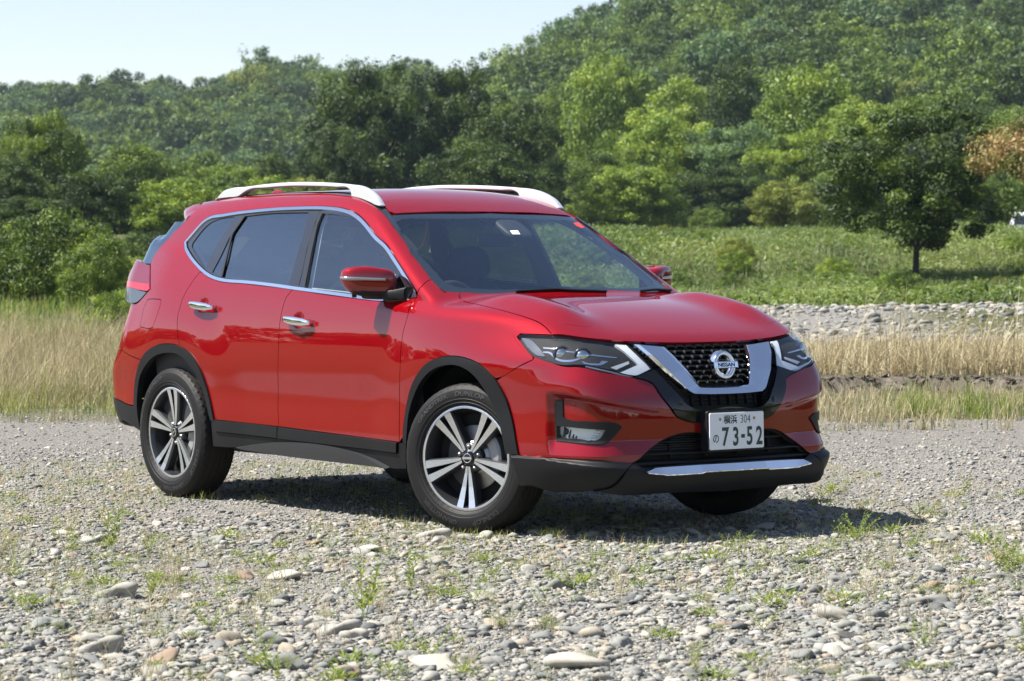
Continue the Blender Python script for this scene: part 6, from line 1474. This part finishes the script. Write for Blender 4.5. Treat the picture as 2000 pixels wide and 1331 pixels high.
# fine scattered green and straw between the stones
l, d, k, n = tuft_points(7500, -3.4, 3.4, 8.4, 18.5, 8, .03, lambda a, b: (np.abs(a) < .19*b)*(fbm(a*.7, b*.5, 81) > .40)*.9)
h = (.02+.06*rng.random(n)**2)[k]; v, f, m = blades(l, d, h, np.full(len(l), .0016), .6, 2); v[:, 2] += .01
o = np_mesh('sparse_grass', v, f, leaf_mat('sparse_blades', [(0, (.10, .18, .03)), (.5, (.22, .27, .06)), (1, (.48, .38, .20))], .3), attr={'tone': np.repeat(np.clip(rng.random(n)[k]+rng.normal(0, .1, len(k)), 0, 1), m)}); tag(o, 'sparse short grass blades between the stones', 'grass', kind='stuff')

# ------------------------------------------------------------------ the white car at the far right
def far_car():
    d = 150.; l = (2001-1000)*d/FOCAL_PX; x, y = spot(l, d); t = empty('parked_car', (x, y, float(height(l, d))+.06)); t.rotation_euler = (0, 0, YAW-R_(8)); tag(t, 'white estate car parked by the wood at the right edge', 'car')
    WH = paint('white_paint', (.72, .74, .76)); m = MB()
    prof = [(-2.2, .35), (-2.25, .7), (-2.2, 1.0), (-1.95, 1.62), (-1.75, 1.72), (.2, 1.70), (.55, 1.62), (1.15, 1.05), (2.0, .92), (2.2, .7), (2.2, .35)]
    ws_ = [(.35, .86), (.7, .9), (1.0, .88), (1.62, .68), (1.72, .60)]
    wf = lambda z: float(np.interp(z, [a for a, b in ws_], [b for a, b in ws_]))
    n = len(prof); v = []
    for s in (-1, -.55, .55, 1):
        for xx, z in prof: v.append((xx+(0.03 if abs(s) == 1 else 0), s*wf(z), z+(0 if abs(s) == 1 else .02)))
    f = [(k*n+i, k*n+(i+1) % n, (k+1)*n+(i+1) % n, (k+1)*n+i) for k in range(3) for i in range(n)]+[tuple(range(n))[::-1], tuple(3*n+i for i in range(n))]
    m.add(v, f, 0, smooth=False); m.build('body', WH, t)
    m = MB(); m.add([(-2.205, -.66, 1.08), (-2.205, .66, 1.08), (-2.02, .56, 1.55), (-2.02, -.56, 1.55)], [(0, 1, 2, 3)[::-1]]); m.build('rear_window', TRIM, t)
    for s in (-1, 1):
        m = MB(); m.add([(-1.8, s*.88, 1.05), (.85, s*.885, 1.05), (.35, s*.705, 1.58), (-1.65, s*.70, 1.60)], [(0, 1, 2, 3) if s < 0 else (3, 2, 1, 0)]); m.build('side_window', TRIM, t)
        m = MB(); box(m, (-2.29, min(s*.66, s*.86), .78), (-2.20, max(s*.66, s*.86), 1.06)); m.build('tail_lamp', REDL, t)
        for xx in (-1.35, 1.35):
            m = MB(); lathe(m, [(.0, -.11), (.2, -.115), (.31, -.11), (.33, -.08), (.33, .08), (.31, .11)], 24, 0); o = m.build('wheel', RUB, t); o.location = (xx, s*.78, .33); o.rotation_euler = (0, 0, 0 if s < 0 else math.pi)
    m = MB(); m.add([(1.10, -.78, 1.10), (1.10, .78, 1.10), (.58, .62, 1.60), (.58, -.62, 1.60)], [(0, 1, 2, 3)]); m.build('windscreen', TRIM, t)
far_car()

# ------------------------------------------------------------------ air
def haze():
    m = bpy.data.materials.new('haze_air'); m.use_nodes = True; n = m.node_tree.nodes; l_ = m.node_tree.links
    for k in list(n):
        if k.type == 'BSDF_PRINCIPLED': n.remove(k)
    v = n.new('ShaderNodeVolumePrincipled'); v.inputs['Color'].default_value = (.66, .83, 1.0, 1); v.inputs['Density'].default_value = HAZE; v.inputs['Anisotropy'].default_value = .3
    l_.new(v.outputs[0], n['Material Output'].inputs['Volume'])
    mb = MB(); box(mb, (-950, -950, -2), (950, 950, 140)); o = mb.build('haze', m); tag(o, 'thin blue summer haze in the air', 'haze', kind='stuff')
HAZE = .00014
haze()
